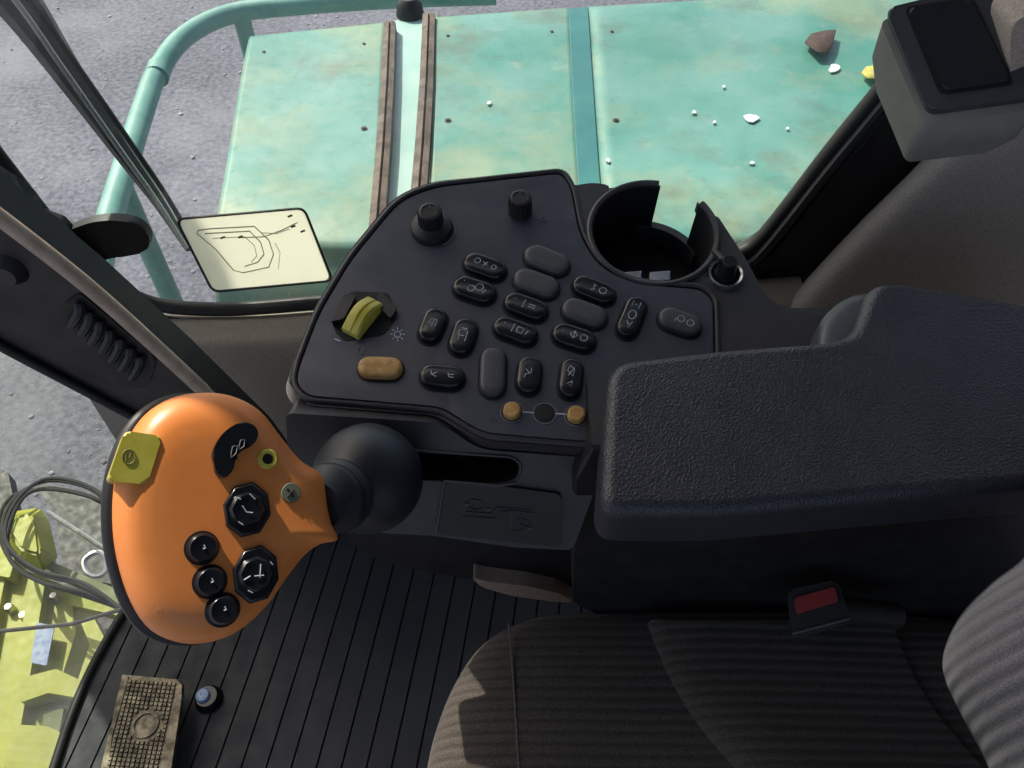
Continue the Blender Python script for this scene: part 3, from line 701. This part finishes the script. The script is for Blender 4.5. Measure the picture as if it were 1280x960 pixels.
# embossed cover plate
emp = plate('emboss_plate', [low(x, y, .004) for x, y in rnd([(556, 602, 3), (620, 607, 2), (702, 618, 6), (700, 684, 3), (548, 668, 4)], 4)], -LN * .006, M_dark, cs, .0015)
tube('plate_edge', [low(x, y, .0045) for x, y in ((545, 668), (556, 601), (622, 607), (645, 604))], .0014, M_grey, cs, 6)
bm = bmesh.new(); fe = lambda x, y: low(x, y, .0046)
for s_ in ([(578, 646), (620, 648), (624, 640), (640, 638), (668, 642)], [(582, 640), (614, 642), (620, 634), (664, 638)],
           [(580, 630), (590, 624), (600, 626), (606, 634), (596, 638), (586, 634)], [(640, 655), (648, 648), (658, 650), (662, 658), (650, 664), (640, 664)],
           [(640, 640), (640, 660)], [(650, 656), (664, 660)]):
    ink(bm, s_, .0006, f=fe)
for (x, y) in ((584, 631), (663, 661), (611, 637)): add_lathe(bm, [(0, .0008), (.0016, .0006), (.0017, 0)], fe(x, y), Vector((1, 0, 0)), LN.cross(Vector((1, 0, 0))), LN, 10)
fin('embossed_diagram', bm, M_grey, emp)

# ---------------- buttons
def capsule(cx, cy, ln, wd, a, h0, s=1.0, seg=9):
    """outline in the plane of the console; px sizes turned into metres at that spot"""
    c = con(cx, cy, h0); ex = con(cx + 1, cy, h0) - c; ey = con(cx, cy + 1, h0) - c
    ca, sa = math.cos(R(a)), math.sin(R(a)); e = (ex * ca + ey * sa); f = (-ex * sa + ey * ca)
    f = CN.cross(e.normalized()); W = (ex.length + ey.length) / 2 * wd / 2 * s
    if abs(sa) > .6: W = ex.length * wd / 2 * s
    Lh = e.length * ln / 2 * s; e = e.normalized(); k = max(Lh - W, 0); pts = []
    for i in range(seg + 1): t = -90 + 180 * i / seg; pts.append(c + e * (k + W * math.cos(R(t))) + f * W * math.sin(R(t)))
    for i in range(seg + 1): t = 90 + 180 * i / seg; pts.append(c + e * (-k + W * math.cos(R(t))) + f * W * math.sin(R(t)))
    return c, e, f, Lh, W, pts
BH = .0075
def button(cx, cy, ln, wd, a, m, name, strokes=(), domed=True, label=None, sm=None):
    ht = BH
    c, e, f, Lh, W, pts = capsule(cx, cy + 4, ln, wd, a, Hp)
    bm = bmesh.new(); ctr = c; prof = [(1.0, -.001), (1.0, .35), (.985, .6), (.93, .8), (.82, .93), (.66, .99), (.3, 1.02)]
    rings = []
    core = [c + e * max(-(Lh - W), min(Lh - W, (p - c).dot(e))) for p in pts]
    for s_, hh in prof: rings.append([bm.verts.new(q + (p - q) * s_ + CN * ht * hh) for p, q in zip(pts, core)])
    for A_, B_ in zip(rings, rings[1:]):
        for i in range(len(A_)): bm.faces.new((A_[i], A_[(i + 1) % len(A_)], B_[(i + 1) % len(A_)], B_[i]))
    bm.faces.new(rings[-1])
    o = fin(name, bm, m, panel, label=label, ang=60)
    # dark socket
    so = capsule(cx, cy + 4, ln + 5, wd + 5, a, Hp + .0006)[5]
    plate('socket', so, -CN * .001, M_black, o)
    if strokes:
        bm = bmesh.new()
        for st_ in strokes:
            add_tube(bm, [c + e * (u * Lh) + f * (v * W) + CN * (ht * (1.02 - .06 * abs(v) ** 2)) for u, v in [(u_ * .9, v_ * .85) for u_, v_ in st_]], .00038, 4)
        fin('symbol', bm, sm or M_ink, o)
    return o
def O_(u, v, r, ru=None, n=10): return [(u + (ru or r * .5) * math.cos(k * 2 * math.pi / n), v + r * math.sin(k * 2 * math.pi / n)) for k in range(n + 1)]
def dot(u, v): return [(u - .03, v), (u + .03, v)]
T1 = 'black_button'
LB = 'glossy black oval button with '
button(606, 332, 54, 27, 20, M_btn, 'oval_button', [O_(-.4, .1, .3), [(-.05, -.3), (.1, .3)], [(-.1, .2), (.15, -.1)], O_(.5, 0, .25)], label=LB + 'worn symbols, nearest the top of the panel', sm=M_ink)
button(593, 361, 54, 28, 18, M_btn, 'oval_button', [dot(-.6, .4), O_(-.12, -.2, .35), O_(.25, .2, .4), [(.5, -.3), (.6, .1)]], label=LB + 'two linked rings')
button(683, 324, 58, 29, 22, M_grey, 'blank_button', label='blank grey oval button, upper one of the pair')
button(670, 353, 58, 29, 20, M_grey, 'blank_button', label='blank grey oval button, lower one of the pair')
button(657, 382, 56, 27, 20, M_btn, 'oval_button', [dot(-.6, .2), [(-.1, -.5), (-.1, .5)], [(.15, .15), (.5, .15)], [(.15, -.15), (.5, -.15)]], label=LB + 'a bar and two short lines')
button(644, 412, 56, 27, 20, M_btn, 'oval_button', [dot(-.6, .2), [(-.12, -.5), (-.12, .5)], [(.1, -.3), (.1, .3), (.4, .3), (.4, -.3), (.1, -.3)], [(.55, -.3), (.65, .2)]], label=LB + 'a bar and a small square')
button(742, 361, 56, 27, 22, M_btn, 'oval_button', [[(-.1, .3), (.05, .3), (-.05, 0), (.05, -.2), (-.12, -.4)], O_(.45, 0, .36)], label=LB + 'a hook and a ring')
button(730, 390, 58, 29, 20, M_grey, 'blank_button', label='blank grey oval button between two symbol buttons')
button(717, 420, 56, 28, 18, M_btn, 'oval_button', [dot(-.6, 0), [(-.2, 0), (0, .4), (.15, 0), (0, -.4), (-.2, 0)], [(0, -.4), (0, .5)], O_(.5, 0, .36)], label=LB + 'a diamond and a ring')
button(789, 395, 52, 27, -68, M_btn, 'oval_button', [[(.75, -.4), (.4, -.4), (.6, 0), (.4, .4), (.75, .4)], O_(0, 0, .42, .24), [(-.35, -.3), (-.7, -.1), (-.35, .3)], [(-.5, -.2), (-.5, .2)]], label=LB + 'tall lettered symbols')
button(849, 401, 56, 28, 20, M_grey, 'oval_button', [O_(0, .1, .36), O_(.5, 0, .36), [(-.25, -.4), (-.25, 0)]], label='grey oval button with two rings, beside the armrest')
button(541, 405, 44, 29, -68, M_btn, 'oval_button', [[(-.2, -.4), (.25, -.4), (.25, .2), (-.05, .3), (-.05, -.1), (-.25, -.1)], [(.0, -.1), (.2, -.1)]], label=LB + 'a square hook')
button(579, 419, 46, 30, -72, M_btn, 'oval_button', [[(-.4, -.4), (.2, -.4), (.3, 0), (.2, .4), (-.1, .4)], [(-.1, -.2), (-.1, .3), (-.4, .3)], [(.35, -.3), (.35, .3)]], label=LB + 'a vehicle like symbol')
button(553, 469, 56, 29, 5, M_btn, 'oval_button', [[(-.55, .3), (-.5, -.1), (-.25, -.3)], [(-.5, -.1), (-.25, .15)], [(.3, .2), (.35, -.2), (.6, -.25)], [(.35, 0), (.6, .1)]], label=LB + 'two small seated figures')
button(616, 463, 60, 32, -88, M_grey, 'blank_button', label='blank grey oval button standing upright')
button(661, 467, 46, 30, -84, M_btn, 'oval_button', [[(.3, -.2), (0, -.2), (-.1, .3), (-.3, .4)], [(0, 0), (.2, .3)]], label=LB + 'a curved hook symbol')
button(713, 471, 48, 28, -84, M_btn, 'oval_button', [[(.6, .2), (.3, .4), (.0, -.2), (.4, -.3), (.6, .2)], [(.5, -.3), (.0, .3)], [(-.3, -.2), (-.45, .3), (-.6, -.1), (-.3, -.2)]], label=LB + 'a leaf and an arrow')
button(476, 458, 56, 27, 2, M_amber, 'amber_button', [[(-.6, 0), (-.5, .1)], [(-.2, .1), (0, -.1)], [(.3, .0), (.45, .1)]], label='long amber oval button', sm=M_amber)
# three round sockets joined by lines
def rounds(cx, cy, m, name, hh, label=None):
    fr = (con(cx, cy, Hp), CU, CV, CN)
    lathe('socket_ring', [(.0090, 0), (.0092, .0008), (.0101, .0008), (.0103, 0)], fr, M_inkdim, panel, 28)
    o = lathe(name, [(0, hh), (.006, hh), (.0075, hh * .8), (.0082, 0)], fr, m, panel, 10 if m is M_amber else 28, label=label)
    lathe('socket', [(0, .0003), (.0092, .0003), (.0092, -.001), (0, -.001)], fr, M_black, panel, 28)
rounds(640, 515, M_amber, 'round_button', .006, 'small amber round button, nearer the slot'); rounds(720, 520, M_amber, 'round_button', .006, 'small amber round button, nearer the armrest')
rounds(681, 517, M_black, 'round_hole', .0006)
bm = bmesh.new()
add_tube(bm, [con(653, 515, Hp + .0004), con(668, 516, Hp + .0004)], .0006, 4); add_tube(bm, [con(694, 517, Hp + .0004), con(708, 518, Hp + .0004)], .0006, 4)
fin('printed_line', bm, M_ink, panel)
# printed icons
def icon(strokes, m=M_inkdim, r=.0005):
    bm = bmesh.new()
    for s_ in strokes: add_tube(bm, [con(x, y, Hp + .0003) for x, y in s_], r, 4)
    fin('printed_icon', bm, m, panel)
circpx = lambda x, y, r, n=12: [(x + r * math.cos(k * 2 * math.pi / n), y + r * math.sin(k * 2 * math.pi / n)) for k in range(n + 1)]
icon([circpx(497, 418, 4)] + [[(497 + 6 * math.cos(a), 418 + 6 * math.sin(a)), (497 + 9 * math.cos(a), 418 + 9 * math.sin(a))] for a in [k * math.pi / 4 for k in range(8)]], M_ink)
icon([circpx(451, 439, 4)]); icon([[(674, 274), (680, 270), (684, 276), (676, 277)]]); icon([[(612, 524), (616, 520), (620, 524), (616, 526)]])
icon([[(418, 424), (426, 427)]], M_ink, .0009)
icon([[(545 + 24 * math.cos(R(a)), 288 + 20 * math.sin(R(a))) for a in range(-40, 80, 12)]], M_inkdim, .0009)
# knobs
def knob(cx, cy, base_r, r, h, skirt=True, label=None):
    fr = (con(cx, cy, Hp), CU, CV, CN)
    k_ = lathe('rotary_knob', ([(base_r, 0), (base_r, .003), (base_r * .93, .006), (r * 1.25, .008)] if skirt else [(r * 1.15, 0), (r * 1.12, .002)]) + [(r * 1.05, .010 if skirt else .004), (r, h - .002), (r * .93, h), (r * .7, h + .0006), (r * .62, h - .0004), (0, h - .0004)], fr, M_dark, panel, 28, label=label, ang=35)
    bm = bmesh.new()
    for i in range(18):
        a = i * 2 * math.pi / 18; d = CU * math.cos(a) + CV * math.sin(a)
        add_tube(bm, [fr[0] + d * r * 1.03 + CN * .010 if skirt else fr[0] + d * r * 1.03 + CN * .003, fr[0] + d * r * .99 + CN * (h - .001)], .0008, 5)
    fin('knob_flutes', bm, M_dark, k_)
    bm = bmesh.new(); add_tube(bm, [fr[0] + CV * r * .3 + CN * (h + .0002), fr[0] + CV * r * .85 + CN * (h + .0008)], .0005, 4); fin('pointer', bm, M_inkdim, k_)
knob(540, 286, .0205, .0112, .026, label='larger rotary knob on a round skirt')
knob(650, 264, .011, .0105, .020, False, label='smaller rotary knob near the far edge')
# rocker slider with yellow thumb wheel
bm = bmesh.new()
plate('slider_recess', [con(x, y, Hp + .0008) for x, y in rnd([(428, 372, 4), (442, 364, 4), (486, 366, 5), (496, 396, 5), (480, 418, 5), (430, 426, 5), (418, 414, 4)], 4)], -CN * .002, M_black, panel)
plate('slider_guard', [con(x, y, Hp + .009) for x, y in rnd([(430, 367), (445, 369), (430, 398), (413, 402)], 3)], -CN * .010, M_btn, panel, .0012)
plate('slider_guard', [con(x, y, Hp + .006) for x, y in rnd([(474, 362), (496, 385), (488, 398), (470, 380)], 3)], -CN * .006, M_dark, panel, .001)
a0, a1 = con(437, 416, Hp + .006), con(469, 376, Hp + .006)
ax = (a1 - a0).normalized(); sdv = CN.cross(ax).normalized(); bm = bmesh.new(); rows_ = []
for i in range(9):
    t = i / 8; p = a0.lerp(a1, t); hgt = .016 * math.sin(math.pi * (.12 + .76 * t))
    rows_.append([bm.verts.new(p + sdv * .0088 * c_ + CN * (hgt * h_ - .004)) for c_, h_ in ((-1, -.2), (-1, .75), (-.8, .95), (-.35, 1.0), (-.3, .88), (-.1, .88), (-.05, 1.02), (.5, 1.02), (.8, .95), (1, .7), (1, -.2))])
for A_, B_ in zip(rows_, rows_[1:]):
    for k in range(10): bm.faces.new((A_[k], A_[k + 1], B_[k + 1], B_[k]))
bm.faces.new(rows_[0]); bm.faces.new(rows_[-1]); fin('slider_thumb', bm, M_yel, panel, ang=30, label='yellow ribbed thumb slider')
# lighter socket
fr = (con(906, 345, HB), CU, CV, CN)
lathe('socket_ring', [(.0125, 0), (.0135, .005), (.0155, .006), (.0168, .004), (.017, 0)], fr, M_chrome, cs, 32)
lathe('socket_plug', [(0, .022), (.006, .022), (.008, .019), (.0085, .008), (.012, .004), (.013, 0)], (fr[0] + CV * .001, CU, CV, CN), M_btn, cs, 24)
tube('plug_tab', [con(903, 325, .016), con(893, 314, .012)], .003, M_dark, cs)

# ================================================================== ARMREST
HA = .038
arm = empty('armrest', con(900, 540, -.05), 'wide padded black vinyl armrest pad behind the control panel', 'armrest')
def ar(x, y, h=HA): return onp(x, y, CO + Vector((0, 0, HA)) , Vector((0, -.10, 1)).normalized())
apx = [(760, 450, 32), (900, 433, 10), (1030, 424, 30), (1066, 416, 24), (1078, 380, 16), (1092, 351, 18), (1128, 349, 20), (1290, 378, 0), (1620, 420, 60), (1620, 600, 60), (1290, 606, 0), (1100, 622, 0), (900, 640, 0), (748, 640, 32)]
pad('arm_pad', [ar(x, y) for x, y in rnd([(q[0], q[1], max(q[2], 32) if q[2] else 0) for q in apx], 10, 9)], (0, -.10, 1), .011, .052, M_leather, arm)
bm = bmesh.new()
apx2 = [(790, 470, 14), (1300, 440, 0), (1600, 450, 0), (1600, 590, 40), (1100, 600, 0), (775, 622, 14)]
plate('arm_base', [ar(x, y) + Vector((0, .02, -.055)) for x, y in rnd(apx2, 10, 4)], (0, .02, -.04), M_dark, arm, .003)
# cloth covered bolster behind the pad
bo = loft('bolster', [[ar(x, y) + Vector((0, dy, dz)) for x, y in ((1025, 440), (1030, 396), (1042, 372), (1068, 352), (1100, 346), (1180, 350))] for dy, dz in ((.0, -.12), (.004, -.05), (-.002, -.018), (-.03, -.012), (-.09, -.014))], M_boxd, arm)

# console pedestal under console and armrest
pe = empty('console_pedestal', atY(700, 740, .40), 'dark pedestal cladding under the console and armrest beside the seat', 'pedestal')
pedp = [(392, 640, 10), (410, 676, 20), (470, 700, 30), (600, 727, 30), (716, 753, 10), (790, 790, 10), (1500, 800, 0), (1500, 560, 0), (740, 560, 0), (500, 600, 0)]
plate('cladding', [atY(x, y, .375) for x, y in rnd([(716, 600, 0), (716, 753, 4), (790, 790, 10), (1500, 800, 0), (1500, 560, 0), (740, 560, 0)], 10)], (0, .16, 0), M_dark, pe, .004, 4)
plate('cladding', [atY(x, y, .47) for x, y in rnd([(425, 640, 10), (436, 680, 20), (480, 704, 30), (600, 727, 30), (720, 753, 10), (760, 753, 0), (760, 600, 0), (500, 600, 0)], 10)], (0, .08, 0), M_dark, pe, .008, 4)
M_litpatch = mat('lit_brown_patch', (.32, .24, .18), .9, (.40, .30, .23), 200, 5, spec=.2)
M_litpatch.name = 'lit_brown_patch'
plate('skirt', [atY(x, y, .45) for x, y in rnd([(588, 722), (610, 727), (660, 733), (700, 742), (720, 754), (690, 752), (640, 745), (604, 735)], 8)], (0, .05, 0), M_litpatch, pe, .008, 5, label='pale brown patch standing in for light below the console')  # plate shaped and coloured pale to stand in for a lit patch

# ================================================================== MULTI-FUNCTION LEVER
GP = atD(255, 650, .575)
GN = ((CAM - GP).normalized() + Vector((.20, .02, .06))).normalized()
g = lambda x, y, h=0.0: onp(x, y, GP + GN * h, GN)
lvr = empty('drive_lever', atD(458, 600, .62) + Vector((0, 0, -.06)), 'orange hand lever with black buttons and ball shaped rubber gaiter', 'lever')
gout = [(252, 490), (215, 497), (183, 518), (160, 553), (146, 600), (143, 650), (149, 700), (166, 752), (192, 788), (232, 804), (272, 801), (305, 785), (335, 757), (360, 722), (382, 694), (402, 680), (424, 674), (416, 655), (411, 632), (408, 604), (400, 590), (376, 574), (352, 545), (325, 512), (290, 494)]
gl = [Vector((p.x, p.y)) for p in [Vector(q) for q in cat(gout, 4)]]
cxy = Vector((262, 650))
def gring(s, h, sh=Vector((0, 0, 0))):
    out = []
    for p in gl:
        q = cxy + (p - cxy) * s; out.append(g(q.x, q.y) + GN * h + sh)
    return out
gu = (g(300, 650) - g(260, 650)).normalized(); gv = GN.cross(gu)
def bulge(s): return 0
prof = [(1.0, -.016), (1.012, -.010), (1.0, -.003), (.965, .004), (.91, .009), (.84, .0125), (.74, .0145), (.6, .0150), (.45, .0150), (.3, .0150), (.15, .0150)]
def gshape(name, prof, m, endcap, label=None, sh=Vector((0, 0, 0))):
    bm = bmesh.new(); rs = [[bm.verts.new(p) for p in gring(s, h, sh)] for s, h in prof]
    for A_, B_ in zip(rs, rs[1:]):
        for i in range(len(A_)): bm.faces.new((A_[i], A_[(i + 1) % len(A_)], B_[(i + 1) % len(A_)], B_[i]))
    bm.faces.new(rs[-1]); bm.faces.new(rs[0][::-1])
    return fin(name, bm, m, lvr, ang=80, label=label)
GH = .015
grip = gshape('grip_shell', prof, M_orange, True, 'orange front shell of the grip')
back = [(.96, -.0165), (1.03, -.018), (1.045, -.026), (1.02, -.038), (.88, -.046), (.7, -.052), (.4, -.054)]
gshape('grip_back', back, M_dark, True, 'black back shell of the grip', sh=-gu * .004)
def gplate(name, pts, h, th, m, parent, bev=.001, seg=3, **k):
    return plate(name, [g(x, y, h) for x, y in pts], -GN * th, m, parent, bev, seg, **k)
def el(cx, cy, rx, ry, rot=0, n=28):
    return [(cx + rx * math.cos(t) * math.cos(rot) - ry * math.sin(t) * math.sin(rot), cy + rx * math.cos(t) * math.sin(rot) + ry * math.sin(t) * math.cos(rot)) for t in [k * 2 * math.pi / n for k in range(n)]]
# thumb button
yb = gplate('thumb_button', rnd([(156, 538, 8), (203, 545, 8), (184, 606, 10), (134, 600, 8)], 8), .0155, .022, M_yel, lvr, .0018, 4, label='yellow square thumb button with a printed circle')
def gink(name, sts, m, parent, h, r=.0004):
    bm = bmesh.new()
    for s_ in sts: add_tube(bm, [g(x, y, h) for x, y in s_], r, 4)
    return fin(name, bm, m, parent)
M_brownink = mat('olive_print', (.18, .15, .03), .6)
gink('button_icon', [[*el(161, 571, 8, 9), el(161, 571, 8, 9)[0]], [(157, 576), (158, 568), (161, 573), (164, 566)]], M_brownink, yb, .0157)
# kidney rocker
kp = cat([(268, 580), (266, 566), (274, 548), (288, 534), (306, 527), (320, 533), (323, 545), (315, 557), (303, 563), (295, 572), (291, 588), (281, 597), (271, 592)], 4)
kb = gplate('rocker_button', [(p[0], p[1]) for p in kp], .0205, .008, M_btn, lvr, .0012, 3, label='kidney shaped black rocker button')
gink('button_icon', [[(289, 566), (291, 558), (297, 557), (295, 567), (289, 572), (289, 566)], [(299, 557), (301, 550), (306, 550), (305, 558), (299, 562), (299, 557)]], M_inkdim, kb, .0207)
def octo(cx, cy, rx, ry, marks, label):
    gplate('button_bezel', el(cx, cy, rx + 1.5, ry + 1.5, .2, 8), .0165, .003, M_black, lvr, .0005)
    o = gplate('octagon_button', el(cx, cy, rx, ry, .2, 8), .0195, .006, M_btn, lvr, .0015, 3, label=label)
    lathe('button_dish', [(0, .0012), (.007, .0022), (.010, .0026), (.0115, .0008), (.012, 0)], (g(cx, cy, .0192), gu, gv, GN), M_btn, o, 8)
    gink('button_icon', marks, M_ink, o, .0220, .0004)
octo(309, 637, 29, 34, [[(303, 632), (308, 640), (316, 641)], [(296, 622), (301, 624)], [(312, 617), (319, 624)], [(298, 652), (304, 656)]], 'upper octagonal black direction button')
octo(320, 718, 28, 36, [[(326, 705), (325, 722)], [(318, 720), (330, 719)], [(305, 725), (313, 720)], [(338, 702), (341, 706)], [(310, 738), (316, 741)]], 'lower octagonal black direction button')
for i, (x, y, lb) in enumerate(((252, 685, 'topmost'), (262, 727, 'middle'), (278, 762, 'lowest'))):
    fr = (g(x, y, GH - .001), gu, gv, GN)
    lathe('button_bezel', [(0, .0015), (.0108, .0015), (.0112, 0)], fr, M_black, lvr, 28)
    o = lathe('round_button', [(0, .0055), (.005, .0058), (.0078, .0062), (.0094, .0045), (.0098, .001)], fr, M_btn, lvr, 28, label=lb + ' of three small round black buttons')
    gink('button_icon', [[(x + 3, y - 4), (x + 5, y), (x + 2, y + 1)]], M_ink, o, GH + .0052, .0005)
# rings
lathe('indicator_ring', [(0, .0005), (.0035, .0012), (.0038, .003), (.0055, .0035), (.007, .0018), (.0072, -.001)], (g(334, 574, GH - .001), gu, gv, GN), M_yel, lvr, 28, label='yellow ringed indicator')
lathe('indicator_core', [(0, .0022), (.003, .0022), (.0034, .001)], (g(334, 574, GH - .001), gu, gv, GN), M_black, lvr, 20)
M_olive = mat('olive_grey_disc', (.16, .17, .11), .5)
lathe('indicator_disc', [(0, .0022), (.0062, .0022), (.007, .001), (.0072, -.001)], (g(363, 616, GH - .001), gu, gv, GN), M_olive, lvr, 28)
gink('disc_mark', [[(359, 611), (367, 621)], [(367, 611), (359, 621)]], M_black, lvr, GH + .0014, .0008)
# gaiter: neck and ball
bc = atD(460, 598, .665); br = .0448
nk = g(402, 630, -.012)
axd = (nk - bc).normalized(); au = axd.orthogonal().normalized(); av = axd.cross(au)
L_ = (nk - bc).length
pr = [(0, -br), (br * .5, -br * .87), (br * .8, -br * .6), (br * .97, -br * .25), (br, 0), (br * .98, br * .2), (br * .9, br * .45), (br * .78, br * .64), (.0250, br * .86), (.0235, br * .92), (.0275, br * .98), (.0285, br * 1.12), (.0265, br * 1.18), (.0262, br * 1.22), (.0275, br * 1.26), (.0265, br * 1.38), (.022, L_ * .92), (.0185, L_ + .006), (0, L_ + .006)]
pr2 = [tuple(v) for v in cat([(a, b) for a, b in pr[:9]], 4, False)] + pr[9:]
lathe('gaiter', [(max(a, 0), b) for a, b in pr2], (bc, au, av, axd), M_gaiter, lvr, 48, ang=50, label='ball shaped dark rubber gaiter')
vd = (bc - CAM).normalized(); tube('lever_stem', [bc, bc + vd * .07 + Vector((.02, .02, 0))], .02, M_dark, lvr, 16)

# ================================================================== SEAT
se = empty('driver_seat', atZ(850, 900, .2), 'dark ribbed cloth driver seat with pale sunlit front edge', 'seat')
ZS = .475
so = cat([(528, 1010), (532, 960), (545, 900), (568, 845), (600, 800), (650, 770), (712, 760), (800, 757), (900, 756), (1050, 758), (1200, 770), (1330, 800), (1400, 900), (1420, 1010)], 5, False)
base = [atZ(v[0], v[1], ZS - .02) for v in [(p.x, p.y) for p in [Vector(q) for q in so]]]
base += [Vector((base[-1].x, -.12, ZS - .02)), Vector((base[0].x + .03, -.14, ZS - .02))]
base = [Vector(p) for p in base]
cen = Vector((.22, .13, ZS - .02))
bm = bmesh.new()
pf_ = [(.93, -.12), (.985, -.07), (1.0, -.03), (.998, .0), (.975, .018), (.93, .030), (.86, .037), (.75, .040), (.6, .040), (.4, .036), (.2, .034)]
rs = [[bm.verts.new(cen + (p - cen) * s + Vector((0, 0, h - .018))) for p in base] for s, h in pf_]
for A_, B_ in zip(rs, rs[1:]):
    for i in range(len(A_)): bm.faces.new((A_[i], A_[(i + 1) % len(A_)], B_[(i + 1) % len(A_)], B_[i]))
bm.faces.new(rs[-1]); bm.faces.new(rs[0][::-1])
cu = fin('cushion', bm, M_seat, se, ang=80)
tube('cushion_piping', [p.lerp(cen, .0) + Vector((0, 0, -.045)) for p in base], .004, M_seatpl, cu, 8, True)
seamp = [cen + (atZ(x, y, ZS - .02) - cen) + Vector((0, 0, .022)) for x, y in ((636, 790), (641, 850), (645, 910), (650, 990))]
tube('stitched_seam', cat(seamp, 5, False), .0012, M_seatpl, cu, 6)
# centre fold : raised bolster
fold = [(815, 775), (835, 830), (870, 890), (930, 960), (990, 1020)]
rows = []
for k, (dx, dz) in enumerate(((-6, .010), (0, .0215), (22, .030), (70, .034), (150, .030), (300, .02))):
    rows.append([atZ(x + dx, y + (6 if k == 0 else 0), ZS + dz - .012) for x, y in fold])
loft('cushion_bolster', rows, M_seat, se)
# seat pan
plate('seat_pan', [cen + (p - cen) * .9 + Vector((0, 0, -.13)) for p in base], (0, 0, -.06), M_dark, se, .01)
box('seat_pedestal', (.06, .0, .0), (.40, .28, .30), M_dark, se, .02)
# backrest
bo_ = [(1330, 600), (1285, 690), (1240, 728), (1200, 770), (1180, 815), (1182, 850), (1205, 900), (1232, 950), (1255, 1010)]
def bk(x, y, d): return atD(x, y, d)
rows = [[bk(x + 60, y, .80) for x, y in bo_], [bk(x + 18, y, .74) for x, y in bo_], [bk(x, y, .70) for x, y in bo_], [bk(x + 10, y, .665) for x, y in bo_], [bk(x + 40, y, .64) for x, y in bo_], [bk(x + 100, y, .62) for x, y in bo_], [bk(x + 260, y, .60) for x, y in bo_]]
loft('backrest', rows, M_seatb, se, label='ribbed grey backrest side at the right edge')
# belt buckle
bk_ = empty('belt_buckle', atY(1020, 770, .33), 'black seat belt buckle with a red release button beside the cushion', 'buckle')
pB = atD(1022, 760, .86); nB = ((CAM - pB).normalized() + Vector((0, 0, .2))).normalized()
fB = lambda x, y, h=0: onp(x, y, pB + nB * h, nB)
plate('buckle_body', [fB(x, y) for x, y in rnd([(984, 738), (1046, 724), (1066, 778), (990, 800)], 7)], -nB * .03, M_rubber, bk_, .004)
plate('release_button', [fB(x, y, .004) for x, y in rnd([(992, 748), (1044, 733), (1048, 752), (996, 768)], 3)], -nB * .006, M_red, bk_, .0015)
tube('buckle_stalk', [fB(1040, 760, -.015), fB(1120, 770, -.06)], .014, M_rubber, bk_)
tube('buckle_slot', [fB(990, 792, .001), fB(1062, 773, .001)], .0015, M_grey, bk_, 6)
